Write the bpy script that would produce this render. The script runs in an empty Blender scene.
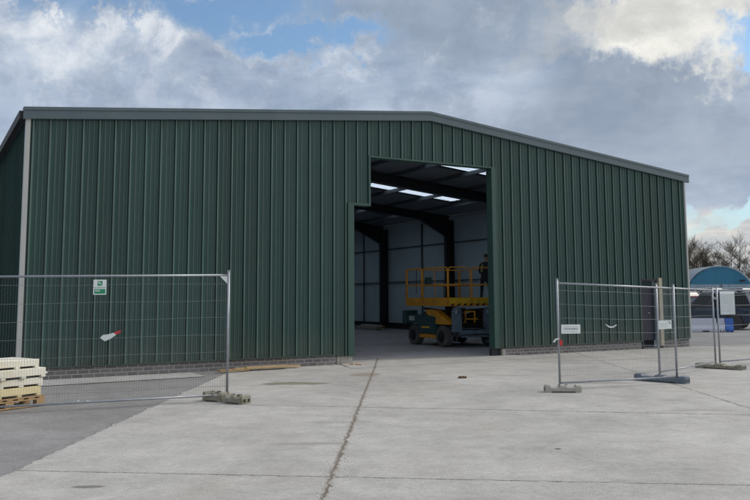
import bpy, bmesh, math, random
from mathutils import Vector, Matrix, Euler
random.seed(7)
sc = bpy.context.scene
COL = sc.collection
PI = math.pi

# ------------------------------------------------------------------ camera
W0, F0, PX, PY = 750.0, 809.0, 381.6, 210.6
PITCH, ROLL = .1064, -.006
cam = bpy.data.cameras.new('camera'); camo = bpy.data.objects.new('camera', cam); COL.objects.link(camo)
cam.sensor_width = 36; cam.lens = F0 / W0 * 36
cam.shift_x = -(PX - 375) / 750; cam.shift_y = (PY - 250) / 750
cam.clip_end = 3000; cam.clip_start = .1
cp, sp, cr, sr = math.cos(PITCH), math.sin(PITCH), math.cos(ROLL), math.sin(ROLL)
R0 = Matrix(((1, 0, 0), (0, cp, sp), (0, -sp, cp)))
R1 = Matrix(((cr, 0, sr), (0, 1, 0), (-sr, 0, cr)))
R = R1 @ R0
right, fwd, up = R[0], R[1], R[2]
camo.matrix_world = Matrix(((right[0], up[0], -fwd[0], 0), (right[1], up[1], -fwd[1], 0), (right[2], up[2], -fwd[2], 1.65), (0, 0, 0, 1)))
sc.camera = camo

# ------------------------------------------------------------------ materials
def nodes_of(m):
    m.use_nodes = True
    nt = m.node_tree
    b = nt.nodes.get('Principled BSDF')
    return nt, b
def N(nt, t, **kw):
    n = nt.nodes.new(t)
    for k, v in kw.items():
        if k.startswith('i_'):
            n.inputs[int(k[2:]) if k[2:].isdigit() else k[2:].replace('_', ' ')].default_value = v
        else: setattr(n, k, v)
    return n
def mat(name, col, rough=.6, metal=0, var=.12, scale=6, bump=0, bscale=60, spec=.5, dirt=None, dirt_amt=.5, dscale=1.5, stretch=(1, 1, 1)):
    m = bpy.data.materials.new(name); nt, b = nodes_of(m); L = nt.links.new
    b.inputs['Roughness'].default_value = rough; b.inputs['Metallic'].default_value = metal
    b.inputs['Specular IOR Level'].default_value = spec
    tc = N(nt, 'ShaderNodeTexCoord'); mp = N(nt, 'ShaderNodeMapping'); mp.inputs['Scale'].default_value = stretch
    L(tc.outputs['Object'], mp.inputs['Vector'])
    n = N(nt, 'ShaderNodeTexNoise'); n.inputs['Scale'].default_value = scale; n.inputs['Detail'].default_value = 6
    L(mp.outputs[0], n.inputs['Vector'])
    mr = N(nt, 'ShaderNodeMapRange'); mr.inputs[1].default_value = .25; mr.inputs[2].default_value = .75
    mr.inputs[3].default_value = 1 - var; mr.inputs[4].default_value = 1 + var
    L(n.outputs[0], mr.inputs[0])
    mx = N(nt, 'ShaderNodeMix', data_type='RGBA', blend_type='MULTIPLY'); mx.inputs[0].default_value = 1
    mx.inputs[6].default_value = (*col, 1); L(mr.outputs[0], mx.inputs[7])
    out = mx.outputs[2]
    if dirt:
        n2 = N(nt, 'ShaderNodeTexNoise'); n2.inputs['Scale'].default_value = dscale; n2.inputs['Detail'].default_value = 8; n2.inputs['Roughness'].default_value = .7
        L(mp.outputs[0], n2.inputs['Vector'])
        r2 = N(nt, 'ShaderNodeMapRange'); r2.inputs[1].default_value = .48; r2.inputs[2].default_value = .68; r2.inputs[4].default_value = dirt_amt
        L(n2.outputs[0], r2.inputs[0])
        m2 = N(nt, 'ShaderNodeMix', data_type='RGBA'); L(r2.outputs[0], m2.inputs[0]); L(out, m2.inputs[6]); m2.inputs[7].default_value = (*dirt, 1)
        out = m2.outputs[2]
    L(out, b.inputs['Base Color'])
    if bump:
        nb = N(nt, 'ShaderNodeTexNoise'); nb.inputs['Scale'].default_value = bscale; nb.inputs['Detail'].default_value = 5
        L(mp.outputs[0], nb.inputs['Vector'])
        bp = N(nt, 'ShaderNodeBump'); bp.inputs['Strength'].default_value = bump; bp.inputs['Distance'].default_value = .01
        L(nb.outputs[0], bp.inputs['Height']); L(bp.outputs[0], b.inputs['Normal'])
    return m

M = {}
M['green'] = mat('green_coated_steel', (.028, .070, .065), .27, 0, .16, 1.6, 0, spec=.7, dirt=(.06, .095, .09), dirt_amt=.38, dscale=1.3, stretch=(2.2, 2.2, .22))
M['green_flash'] = mat('green_flashing', (.028, .072, .060), .5, 0, .08, 1.0)
M['trim'] = mat('grey_flashing_steel', (.082, .120, .138), .38, 0, .08, 1.2, dirt=(.13, .16, .17), dirt_amt=.3)
M['pale_trim'] = mat('pale_corner_steel', (.44, .45, .43), .45, 0, .06, 2)
M['roofsheet'] = mat('grey_roof_steel', (.13, .15, .16), .5, 0, .1, 1.5)
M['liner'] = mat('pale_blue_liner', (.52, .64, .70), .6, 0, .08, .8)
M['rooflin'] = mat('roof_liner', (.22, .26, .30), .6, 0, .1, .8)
M['steel'] = mat('dark_structural_steel', (.022, .024, .032), .55, 0, .15, 3)
M['purlin'] = mat('galvanised_purlin', (.12, .14, .16), .45, .3, .1, 3)
M['galv'] = mat('galvanised_tube', (.35, .37, .40), .42, .55, .12, 9, dirt=(.25, .27, .28), dirt_amt=.6, dscale=5)
M['wire'] = mat('galvanised_wire', (.19, .205, .215), .5, .3, .1, 9)
M['foot'] = mat('weathered_foot_concrete', (.27, .26, .21), .95, 0, .25, 18, .8, 60, dirt=(.14, .13, .07), dirt_amt=.8, dscale=7)
M['foot_pale'] = mat('pale_concrete_foot', (.40, .38, .34), .95, 0, .2, 18, .6, 60, dirt=(.25, .23, .18), dirt_amt=.6, dscale=9)
M['foot_plastic'] = mat('blue_grey_plastic_foot', (.11, .145, .185), .6, 0, .15, 9, .2, 40, dirt=(.2, .2, .19), dirt_amt=.4, dscale=8)
M['paper'] = mat('white_panel', (.72, .76, .75), .5, 0, .05, 9)
M['notice'] = mat('faded_notice_panel', (.46, .52, .55), .45, 0, .08, 6)
M['ink'] = mat('grey_print', (.16, .2, .24), .6, 0, .05, 9)
M['inklight'] = mat('faint_print', (.42, .45, .45), .6, 0, .05, 9)
M['safety'] = mat('safety_green', (.01, .25, .12), .5, 0, .05, 9)
M['red'] = mat('red_plastic', (.55, .04, .05), .5, 0, .1, 9)
M['foam'] = mat('cream_foam', (.78, .76, .66), .85, 0, .06, 5, .3, 90, dirt=(.6, .48, .24), dirt_amt=.35, dscale=2.5)
M['foam2'] = mat('yellow_foam', (.70, .60, .36), .85, 0, .08, 5, .3, 90)
M['grit'] = mat('brown_grit', (.28, .25, .20), .95, 0, .3, 4)
M['girt'] = mat('painted_side_rail', (.075, .09, .105), .6, 0, .1, 4)
M['dark'] = mat('black_slot', (.018, .018, .02), .9, 0, .1, 5)
M['wood'] = mat('pallet_wood', (.42, .28, .14), .85, 0, .25, 5, .4, 50, dirt=(.2, .13, .07), dirt_amt=.6, dscale=3, stretch=(1, 5, 5))
M['plank'] = mat('sawn_plank_wood', (.50, .36, .20), .8, 0, .2, 5, .3, 50, stretch=(1, 6, 6))
M['plastic_grey'] = mat('grey_sheet', (.23, .27, .33), .5, 0, .15, 6)
M['orange'] = mat('orange_lift_paint', (.80, .37, .03), .45, 0, .12, 6, dirt=(.2, .1, .03), dirt_amt=.4, dscale=4)
M['yellow'] = mat('yellow_lift_paint', (.80, .50, .03), .45, 0, .12, 6, dirt=(.25, .15, .04), dirt_amt=.35, dscale=4)
M['liftarm'] = mat('greasy_scissor_arm', (.10, .055, .02), .5, 0, .3, 8, dirt=(.03, .03, .03), dirt_amt=.7, dscale=6)
M['liftdark'] = mat('dark_teal_lift_panel', (.035, .085, .09), .45, 0, .12, 5)
M['liftgrey'] = mat('blue_grey_lift_steel', (.17, .23, .29), .5, 0, .15, 6, dirt=(.06, .07, .08), dirt_amt=.6, dscale=5)
M['rubber'] = mat('dusty_rubber', (.09, .09, .09), .85, 0, .2, 9, .3, 60, dirt=(.22, .21, .20), dirt_amt=.7, dscale=4)
M['tyre'] = mat('tyre_rubber', (.025, .025, .026), .8, 0, .15, 9)
M['rim'] = mat('alloy_rim', (.35, .36, .38), .35, .7, .08, 9)
M['glass'] = mat('dark_vehicle_glass', (.006, .010, .012), .12, 0, .05, 4, spec=.15)
M['plastic_black'] = mat('black_trim_plastic', (.02, .02, .022), .6, 0, .1, 8)
M['lamp_red'] = mat('red_lamp', (.4, .02, .02), .2, 0, .05, 8)
M['lamp_clear'] = mat('clear_lamp', (.7, .72, .75), .15, 0, .05, 8)
for nm, c in dict(navy=(.010, .024, .050), white=(.50, .51, .52), silver=(.42, .44, .46), blackp=(.02, .02, .024), redp=(.38, .03, .03), bluep=(.04, .10, .28), greyp=(.12, .13, .15)).items():
    M['car_' + nm] = mat(nm + '_car_paint', c, .25, .2 if nm == 'silver' else 0, .04, 2)
M['bwhite'] = mat('white_barrier_plastic', (.56, .58, .68), .5, 0, .08, 4, dirt=(.4, .4, .42), dirt_amt=.4, dscale=4)
M['bblue'] = mat('blue_barrier_plastic', (.02, .13, .50), .45, 0, .08, 4)
M['hutblue'] = mat('blue_gable_sheet', (.035, .20, .33), .55, 0, .1, .6, stretch=(4, 1, .3))
M['hutroof'] = mat('pale_curved_roof', (.50, .56, .62), .4, 0, .06, 1)
M['yardfence'] = mat('pale_blue_yard_sheet', (.36, .44, .50), .55, 0, .12, .8, stretch=(3, 3, .3))
M['bark'] = mat('winter_bark', (.085, .07, .055), .95, 0, .25, 3, .4, 20)
M['twig'] = mat('winter_twigs', (.075, .058, .04), .95, 0, .35, .5)
M['twig2'] = mat('olive_winter_twigs', (.07, .062, .038), .95, 0, .35, .5)
M['skin'] = mat('skin', (.45, .27, .19), .55, 0, .05, 20)
M['clothdark'] = mat('dark_navy_cloth', (.018, .022, .035), .9, 0, .2, 20)
M['hivis'] = mat('faded_yellow_hi_vis', (.42, .46, .22), .8, 0, .1, 20)
M['hair'] = mat('dark_brown_hair', (.03, .02, .015), .8, 0, .2, 30)
M['boot'] = mat('black_boot', (.015, .015, .015), .6, 0, .1, 20)
M['doordark'] = mat('dark_blue_door', (.014, .016, .034), .4, 0, .1, 2)
M['cream'] = mat('cream_door_trim', (.40, .37, .29), .6, 0, .08, 4)
M['leaf'] = mat('brown_debris', (.12, .075, .035), .95, 0, .3, 30)
M['brickbits'] = mat('orange_brick_bits', (.40, .19, .09), .95, 0, .2, 30)
M['chevron'] = mat('black_chevron', (.02, .02, .02), .6)

def cladding_material():
    m = mat('green_coated_cladding', (.017, .056, .049), .36, 0, .10, 1.6, 0, spec=.42, dirt=(.04, .074, .066), dirt_amt=.28, dscale=1.3, stretch=(2.2, 2.2, .22))
    nt, b = nodes_of(m); L = nt.links.new
    src = b.inputs['Base Color'].links[0].from_socket
    tc = N(nt, 'ShaderNodeTexCoord'); sp_ = N(nt, 'ShaderNodeSeparateXYZ'); L(tc.outputs['Object'], sp_.inputs[0])
    n = N(nt, 'ShaderNodeTexNoise'); n.inputs['Scale'].default_value = 2.6; n.inputs['Detail'].default_value = 9; n.inputs['Roughness'].default_value = .7; L(tc.outputs['Object'], n.inputs['Vector'])
    h = N(nt, 'ShaderNodeMath', operation='ADD'); L(sp_.outputs[2], h.inputs[0])
    k = N(nt, 'ShaderNodeMath', operation='MULTIPLY'); L(n.outputs[0], k.inputs[0]); k.inputs[1].default_value = -1.5; L(k.outputs[0], h.inputs[1])
    r = N(nt, 'ShaderNodeMapRange'); L(h.outputs[0], r.inputs[0])
    for i, v in zip((1, 2, 3, 4), (-.65, .15, .55, 0)): r.inputs[i].default_value = v
    mx = N(nt, 'ShaderNodeMix', data_type='RGBA'); L(r.outputs[0], mx.inputs[0]); L(src, mx.inputs[6]); mx.inputs[7].default_value = (.085, .088, .07, 1)
    # each one metre sheet has a slightly different shade
    fl_ = N(nt, 'ShaderNodeMath', operation='FLOOR'); dv = N(nt, 'ShaderNodeMath', operation='DIVIDE'); a_ = N(nt, 'ShaderNodeMath', operation='ADD'); L(sp_.outputs[0], a_.inputs[0]); L(sp_.outputs[1], a_.inputs[1])
    L(a_.outputs[0], dv.inputs[0]); dv.inputs[1].default_value = .999; L(dv.outputs[0], fl_.inputs[0])
    wn_ = N(nt, 'ShaderNodeTexWhiteNoise', noise_dimensions='1D'); L(fl_.outputs[0], wn_.inputs['W'])
    r2 = N(nt, 'ShaderNodeMapRange'); L(wn_.outputs[0], r2.inputs[0]); r2.inputs[3].default_value = .88; r2.inputs[4].default_value = 1.12
    m2 = N(nt, 'ShaderNodeMix', data_type='RGBA', blend_type='MULTIPLY'); m2.inputs[0].default_value = 1; L(mx.outputs[2], m2.inputs[6]); L(r2.outputs[0], m2.inputs[7])
    L(m2.outputs[2], b.inputs['Base Color'])
    nb = N(nt, 'ShaderNodeTexNoise'); nb.inputs['Scale'].default_value = 1.9; nb.inputs['Detail'].default_value = 3; L(tc.outputs['Object'], nb.inputs['Vector'])
    bp = N(nt, 'ShaderNodeBump'); bp.inputs['Strength'].default_value = .5; bp.inputs['Distance'].default_value = .035; L(nb.outputs[0], bp.inputs['Height']); L(bp.outputs[0], b.inputs['Normal'])
    return m
M['green'] = cladding_material()
M['green_crown'] = mat('rib_crown_painted_highlight', (.075, .122, .11), .40, 0, .2, 1.6, 0, dirt=(.04, .09, .078), dirt_amt=.5, dscale=1.3, stretch=(2.2, 2.2, .4))  # paler colour paints a highlight line along the rib crowns

# roof light: translucent glass fibre sheet
m = bpy.data.materials.new('translucent_rooflight'); nt, b = nodes_of(m); nt.nodes.remove(b)
tr = N(nt, 'ShaderNodeBsdfTranslucent'); tr.inputs[0].default_value = (.6, .7, .8, 1)
tn = N(nt, 'ShaderNodeTexNoise'); tn.inputs['Scale'].default_value = 1.5
tcr = N(nt, 'ShaderNodeTexCoord'); nt.links.new(tcr.outputs['Object'], tn.inputs['Vector'])
mxr = N(nt, 'ShaderNodeMix', data_type='RGBA'); nt.links.new(tn.outputs[0], mxr.inputs[0]); mxr.inputs[6].default_value = (.55, .66, .78, 1); mxr.inputs[7].default_value = (.80, .88, .96, 1)
nt.links.new(mxr.outputs[2], tr.inputs[0]); nt.links.new(tr.outputs[0], nt.nodes['Material Output'].inputs[0])
M['rooflight'] = m

# brick plinth
m = bpy.data.materials.new('grey_brick'); nt, b = nodes_of(m); L = nt.links.new
tc = N(nt, 'ShaderNodeTexCoord'); sep = N(nt, 'ShaderNodeSeparateXYZ'); L(tc.outputs['Object'], sep.inputs[0])
ad = N(nt, 'ShaderNodeMath', operation='ADD'); L(sep.outputs[0], ad.inputs[0]); L(sep.outputs[1], ad.inputs[1])
cb = N(nt, 'ShaderNodeCombineXYZ'); L(ad.outputs[0], cb.inputs[0]); L(sep.outputs[2], cb.inputs[1])
br = N(nt, 'ShaderNodeTexBrick'); L(cb.outputs[0], br.inputs['Vector']); br.inputs['Scale'].default_value = 1
br.inputs['Brick Width'].default_value = .225; br.inputs['Row Height'].default_value = .083; br.inputs['Mortar Size'].default_value = .008
br.inputs['Color1'].default_value = (.14, .13, .135, 1); br.inputs['Color2'].default_value = (.21, .195, .19, 1); br.inputs['Mortar'].default_value = (.40, .385, .36, 1)
L(br.outputs[0], b.inputs['Base Color']); b.inputs['Roughness'].default_value = .9
bp = N(nt, 'ShaderNodeBump'); bp.inputs['Strength'].default_value = .6; bp.inputs['Distance'].default_value = .006; bp.invert = True
L(br.outputs['Fac'], bp.inputs['Height']); L(bp.outputs[0], b.inputs['Normal'])
M['brick'] = m

# ------------------------------------------------------------------ mesh helpers
class MB:
    def __init__(s): s.bm = bmesh.new()
    def quad(s, *p):
        return s.bm.faces.new([s.bm.verts.new(q) for q in p])
    def box(s, lo, hi, mtx=None, bev=0):
        x0, y0, z0 = lo; x1, y1, z1 = hi
        c = [(x0, y0, z0), (x1, y0, z0), (x1, y1, z0), (x0, y1, z0), (x0, y0, z1), (x1, y0, z1), (x1, y1, z1), (x0, y1, z1)]
        v = [s.bm.verts.new(mtx @ Vector(q) if mtx else q) for q in c]
        fs = [s.bm.faces.new([v[i] for i in f]) for f in ((0, 3, 2, 1), (4, 5, 6, 7), (0, 1, 5, 4), (1, 2, 6, 5), (2, 3, 7, 6), (3, 0, 4, 7))]
        if bev:
            ed = list({e for f in fs for e in f.edges})
            bmesh.ops.bevel(s.bm, geom=ed, offset=bev, segments=2, affect='EDGES', profile=.5)
        return s
    def bar(s, a, b, w, h=None, upv=(0, 0, 1)):
        a, b = Vector(a), Vector(b); h = h or w; d = (b - a); l = d.length; d.normalize()
        u = Vector(upv)
        if abs(d.dot(u)) > .98: u = Vector((0, 1, 0))
        r = d.cross(u).normalized(); u = r.cross(d)
        m = Matrix(((r.x, d.x, u.x, a.x), (r.y, d.y, u.y, a.y), (r.z, d.z, u.z, a.z), (0, 0, 0, 1)))
        return s.box((-w / 2, 0, -h / 2), (w / 2, l, h / 2), m)
    def tube(s, pts, r, n=8, cap=True):
        pts = [Vector(p) for p in pts]; rs = r if isinstance(r, (list, tuple)) else [r] * len(pts)
        rings = []; prev = None
        for i, p in enumerate(pts):
            d = (pts[min(i + 1, len(pts) - 1)] - pts[max(i - 1, 0)]).normalized()
            if prev is None:
                u = Vector((0, 0, 1)) if abs(d.z) < .9 else Vector((1, 0, 0))
            else: u = prev
            r_ = d.cross(u).normalized(); u = r_.cross(d).normalized(); prev = u
            rings.append([s.bm.verts.new(p + (r_ * math.cos(2 * PI * k / n) + u * math.sin(2 * PI * k / n)) * rs[i]) for k in range(n)])
        for a, b in zip(rings, rings[1:]):
            for k in range(n):
                s.bm.faces.new((a[k], a[(k + 1) % n], b[(k + 1) % n], b[k]))
        if cap:
            s.bm.faces.new(rings[0][::-1]); s.bm.faces.new(rings[-1])
        return s
    def prism(s, poly, axis, a, b):
        # poly: list of 2d points; axis: 'x','y','z' extrusion
        def P(q, t):
            return {'x': (t, q[0], q[1]), 'y': (q[0], t, q[1]), 'z': (q[0], q[1], t)}[axis]
        A = [s.bm.verts.new(P(q, a)) for q in poly]; B = [s.bm.verts.new(P(q, b)) for q in poly]
        n = len(poly)
        for i in range(n): s.bm.faces.new((A[i], A[(i + 1) % n], B[(i + 1) % n], B[i]))
        s.bm.faces.new(A[::-1]); s.bm.faces.new(B)
        return s
    def lathe(s, prof, c, axis='y', n=24):
        # prof list of (t, r) along axis
        c = Vector(c); rings = []
        for t, r in prof:
            ring = []
            for k in range(n):
                a = 2 * PI * k / n; ca, sa = r * math.cos(a), r * math.sin(a)
                q = {'y': (ca, t, sa), 'x': (t, ca, sa), 'z': (ca, sa, t)}[axis]
                ring.append(s.bm.verts.new(c + Vector(q)))
            rings.append(ring)
        for a, b in zip(rings, rings[1:]):
            for k in range(n): s.bm.faces.new((a[k], a[(k + 1) % n], b[(k + 1) % n], b[k]))
        s.bm.faces.new(rings[0]); s.bm.faces.new(rings[-1][::-1])
        return s
    def build(s, name, material, parent=None, smooth=False, recalc=True):
        if recalc: bmesh.ops.recalc_face_normals(s.bm, faces=s.bm.faces)
        me = bpy.data.meshes.new(name); s.bm.to_mesh(me); s.bm.free()
        for mm in (material if isinstance(material, (list, tuple)) else [material]): me.materials.append(mm)
        o = bpy.data.objects.new(name, me); COL.objects.link(o); o.parent = parent
        if smooth:
            for p in me.polygons: p.use_smooth = True
        return o
def thing(name, label, cat, loc=(0, 0, 0), rz=0, group=None):
    o = bpy.data.objects.new(name, None); COL.objects.link(o); o.empty_display_size = .2
    o.location = loc; o.rotation_euler = (0, 0, rz); tag(o, label, cat, group); return o
def tag(o, label, cat, group=None, kind=None):
    if label: o['label'] = label
    if cat: o['category'] = cat
    if group: o['group'] = group
    if kind: o['kind'] = kind
    return o
def kids(o): return [c for c in bpy.data.objects if c.parent == o]
def dup(root, loc, rz, label, group=None, paint=None):
    def rec(o, par):
        c = o.copy(); COL.objects.link(c); c.parent = par
        if paint and o.type == 'MESH' and o.name.split('.')[0] in ('body', 'roof', 'door', 'tailgate'):
            c.data = paint_mesh(o.data, paint)
        for k in kids(o): rec(k, c)
        return c
    r = rec(root, None); r.location = loc; r.rotation_euler = (0, 0, rz); r['label'] = label
    if group: r['group'] = group
    return r
_pm = {}
def paint_mesh(me, p):
    k = (me.name, p)
    if k not in _pm:
        n = me.copy(); n.materials[0] = M[p]; _pm[k] = n
    return _pm[k]

# ------------------------------------------------------------------ ground
def ground_material(name, concrete=True, base=(.40, .39, .37), rough=.9):
    m = bpy.data.materials.new(name); nt, b = nodes_of(m); L = nt.links.new
    b.inputs['Roughness'].default_value = rough
    tc = N(nt, 'ShaderNodeTexCoord'); pos = tc.outputs['Object']
    def noise(sc_, det=6, ro=.6, dist=0, vec=None):
        n = N(nt, 'ShaderNodeTexNoise'); n.inputs['Scale'].default_value = sc_; n.inputs['Detail'].default_value = det
        n.inputs['Roughness'].default_value = ro; n.inputs['Distortion'].default_value = dist
        L(vec or pos, n.inputs['Vector']); return n.outputs[0]
    def rng(s, a, b_, c, d):
        r = N(nt, 'ShaderNodeMapRange'); L(s, r.inputs[0])
        for i, v in zip((1, 2, 3, 4), (a, b_, c, d)): r.inputs[i].default_value = v
        return r.outputs[0]
    def mixc(f, a, c, mode='MIX'):
        x = N(nt, 'ShaderNodeMix', data_type='RGBA', blend_type=mode)
        if isinstance(f, float): x.inputs[0].default_value = f
        else: L(f, x.inputs[0])
        for i, q in ((6, a), (7, c)):
            if isinstance(q, tuple): x.inputs[i].default_value = (*q, 1)
            else: L(q, x.inputs[i])
        return x.outputs[2]
    def math_(op, a, c=None):
        x = N(nt, 'ShaderNodeMath', operation=op)
        for i, q in ((0, a), (1, c)):
            if q is None: continue
            if isinstance(q, (int, float)): x.inputs[i].default_value = q
            else: L(q, x.inputs[i])
        return x.outputs[0]
    n1 = noise(.35, 5, .6, .5); n2 = noise(2.2, 8, .7, .4); n3 = noise(75, 4, .75); n4 = noise(16, 8, .8); n5 = noise(7, 6, .7, .6)
    tone = math_('MULTIPLY', math_('MULTIPLY', rng(n1, .35, .65, .86, 1.12), rng(n2, .36, .64, .88, 1.12)), math_('MULTIPLY', rng(n3, .38, .62, .78, 1.22), rng(n4, .38, .62, .88, 1.12)))
    col = mixc(1.0, base, tone, 'MULTIPLY')
    if concrete:
        sp_ = N(nt, 'ShaderNodeSeparateXYZ'); L(pos, sp_.inputs[0])
        # brown damp patches and swept tyre scuffs
        mp = N(nt, 'ShaderNodeMapping'); L(pos, mp.inputs[0]); mp.inputs['Scale'].default_value = (.5, 2.6, 1); mp.inputs['Rotation'].default_value = (0, 0, .12)
        sc1 = noise(1.3, 7, .62, 1.6, mp.outputs[0])
        col = mixc(rng(sc1, .62, .72, 0, .42), col, (.20, .19, .175))
        mp2 = N(nt, 'ShaderNodeMapping'); L(pos, mp2.inputs[0]); mp2.inputs['Scale'].default_value = (.8, 2.0, 1); mp2.inputs['Location'].default_value = (7, 3, 0)
        sc2 = noise(.9, 8, .7, .8, mp2.outputs[0])
        col = mixc(rng(sc2, .60, .76, 0, .45), col, (.56, .55, .53))
        # fine swept curves and pale scraped flecks
        mp3 = N(nt, 'ShaderNodeMapping'); L(pos, mp3.inputs[0]); mp3.inputs['Scale'].default_value = (1.0, 4.2, 1); mp3.inputs['Rotation'].default_value = (0, 0, -.2)
        sc3 = noise(3.2, 8, .72, 2.6, mp3.outputs[0])
        col = mixc(rng(sc3, .60, .70, 0, .38), col, (.24, .23, .21))
        col = mixc(rng(noise(11, 8, .8, .3), .64, .74, 0, .5), col, (.60, .59, .56))
        col = mixc(rng(noise(5.5, 9, .8, .3), .63, .72, 0, .35), col, (.22, .20, .17))
        col = mixc(rng(noise(.55, 6, .65, .8), .52, .70, 0, .35), col, (.36, .32, .26))
        def spot(cx, cy, rx, ry, c, amt):
            nonlocal col
            a = math_('DIVIDE', math_('SUBTRACT', sp_.outputs[0], cx), rx); a = math_('MULTIPLY', a, a)
            d = math_('DIVIDE', math_('SUBTRACT', sp_.outputs[1], cy), ry); d = math_('MULTIPLY', d, d)
            e = math_('ADD', math_('SQRT', math_('ADD', a, d)), math_('MULTIPLY', math_('SUBTRACT', n2, .5), 1.6))
            col = mixc(rng(e, .7, 1.05, amt, 0), col, c)
        spot(-1.7, 15.85, .75, .30, (.16, .145, .09), .8)
        spot(-.35, 17.6, .35, .5, (.22, .17, .12), .6)
        spot(.9, 16.2, .5, .12, (.22, .20, .17), .5)
        spot(2.6, 17.3, .9, .12, (.24, .22, .20), .45)
        spot(-2.6, 7.35, .16, .06, (.10, .085, .07), .7)
        spot(-.75, 9.4, .55, .10, (.24, .23, .21), .5)
        spot(-.6, 11.0, .5, .16, (.26, .25, .23), .45)
        spot(4.6, 11.9, .7, .12, (.27, .26, .24), .5)
        spot(4.15, 15.6, .7, .14, (.22, .21, .19), .55)
        spot(5.2, 8.2, .5, .1, (.58, .57, .54), .5)
        spot(1.9, 9.0, .04, .04, (.03, .03, .03), .9)
        for a_, c_, w_, cc, amt in (
            ((-3.59, 8.06), (3.19, 7.26), .014, (.10, .095, .08), .95),
            ((-3.2, 13.0), (5.07, 11.41), .022, (.12, .115, .10), .95),
            ((-.5, 6.84), (-.22, 18.07), .026, (.22, .175, .13), .85),
            ((-.5, 6.84), (-.22, 18.07), .012, (.10, .085, .065), .8),
            ((5.58, 22.04), (5.36, 12.05), .018, (.10, .095, .085), .85),
            ((-3.0, 17.3), (5.0, 16.6), .016, (.2, .19, .17), .6),
            ((1.5, 21.9), (9.0, 18.3), .014, (.17, .16, .15), .55),
            ((5.0, 26.0), (16.0, 22.9), .02, (.15, .14, .13), .6)):
            dx, dy = c_[0] - a_[0], c_[1] - a_[1]; l = math.hypot(dx, dy); nx, ny = -dy / l, dx / l
            v = math_('ADD', math_('MULTIPLY', sp_.outputs[0], nx), math_('MULTIPLY', sp_.outputs[1], ny))
            v = math_('ABSOLUTE', math_('ADD', math_('SUBTRACT', v, a_[0] * nx + a_[1] * ny), math_('ADD', math_('MULTIPLY', math_('SUBTRACT', n4, .5), w_ * 3.5), math_('MULTIPLY', math_('SUBTRACT', n5, .5), .05 + w_ * 4.5))))
            col = mixc(math_('MULTIPLY', rng(v, w_ * .7, w_ * 1.3, amt, 0), rng(n5, .34, .56, .45, 1.0)), col, cc)
    else:
        sc1 = noise(.8, 8, .65, 1.0)
        col = mixc(rng(sc1, .56, .74, 0, .45), col, tuple(min(1, c * 1.45) for c in base))
    L(col, b.inputs['Base Color'])
    bp = N(nt, 'ShaderNodeBump'); bp.inputs['Strength'].default_value = .55; bp.inputs['Distance'].default_value = .006
    L(math_('ADD', math_('MULTIPLY', n3, 1.0), math_('MULTIPLY', n4, 1.2)), bp.inputs['Height']); L(bp.outputs[0], b.inputs['Normal'])
    return m
M['concrete'] = ground_material('yard_concrete', True, (.40, .386, .362))
M['asphalt'] = ground_material('worn_grey_asphalt', False, (.235, .228, .222))
M['field'] = ground_material('rough_grass_and_gravel', False, (.11, .115, .07))
M['floor'] = ground_material('building_floor_concrete', False, (.42, .41, .42))
M['apron'] = ground_material('pale_apron_concrete', False, (.38, .375, .36))

def gz(y, x=0):           # the car park rises gently away from the yard
    return max(0, min(1.0, (y - 41) * .021))
def sheet(name, pts, z, m, sub=None):
    b = MB(); b.bm.faces.new([b.bm.verts.new((x, y, z)) for x, y in pts])
    o = b.build(name, m); o['kind'] = 'structure'
    if o.data.polygons[0].normal.z < 0: o.data.flip_normals()
    return o
b = MB(); ys = [-400, -60, 0, 41, 60, 75, 90, 140, 400, 1500]
for y0, y1 in zip(ys, ys[1:]):
    b.quad((-1500, y0, gz(y0) - .02), (1500, y0, gz(y0) - .02), (1500, y1, gz(y1) - .02), (-1500, y1, gz(y1) - .02))
g = b.build('ground', M['field']); g['kind'] = 'structure'
b = MB(); ys = [-40, 0, 41, 50, 60, 70, 80, 90, 93]
for y0, y1 in zip(ys, ys[1:]):
    b.quad((-45, y0, gz(y0) - .008), (75, y0, gz(y0) - .008), (75, y1, gz(y1) - .008), (-45, y1, gz(y1) - .008))
g = b.build('road', M['asphalt']); g['kind'] = 'structure'
re_ = random.Random(3)
edge = [(-3.44 - (18.87 - y) * .011 + re_.uniform(-.022, .022) - (.06 if re_.random() < .05 else 0), y) for y in [18.6 - .11 * k for k in range(150)]]
sheet('yard_slab', edge + [(-3.78, -12), (30, -12), (30, 22), (15.5, 26.3), (10.12, 26.52), (-3.44, 18.87)], 0.0, M['concrete'])

# ------------------------------------------------------------------ warehouse
TH = .5207; BO = Vector((-7.386, 16.61, 0)); BW = 19.96
cu, su = math.cos(TH), math.sin(TH)
def wl(a, b_, z=0): return Vector((BO.x + cu * a - su * b_, BO.y + su * a + cu * b_, z))
BD = 32.0; ZB = .25; ZE = 5.39; ZA = 6.39
def ztop(x): return ZE + (ZA - ZE) * (1 - abs(x - BW / 2) / (BW / 2))
wh = thing('warehouse', 'large green profiled steel shed with grey rake trim, grey brick plinth and stepped open doorway', 'warehouse', (BO.x, BO.y, 0), TH)

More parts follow.
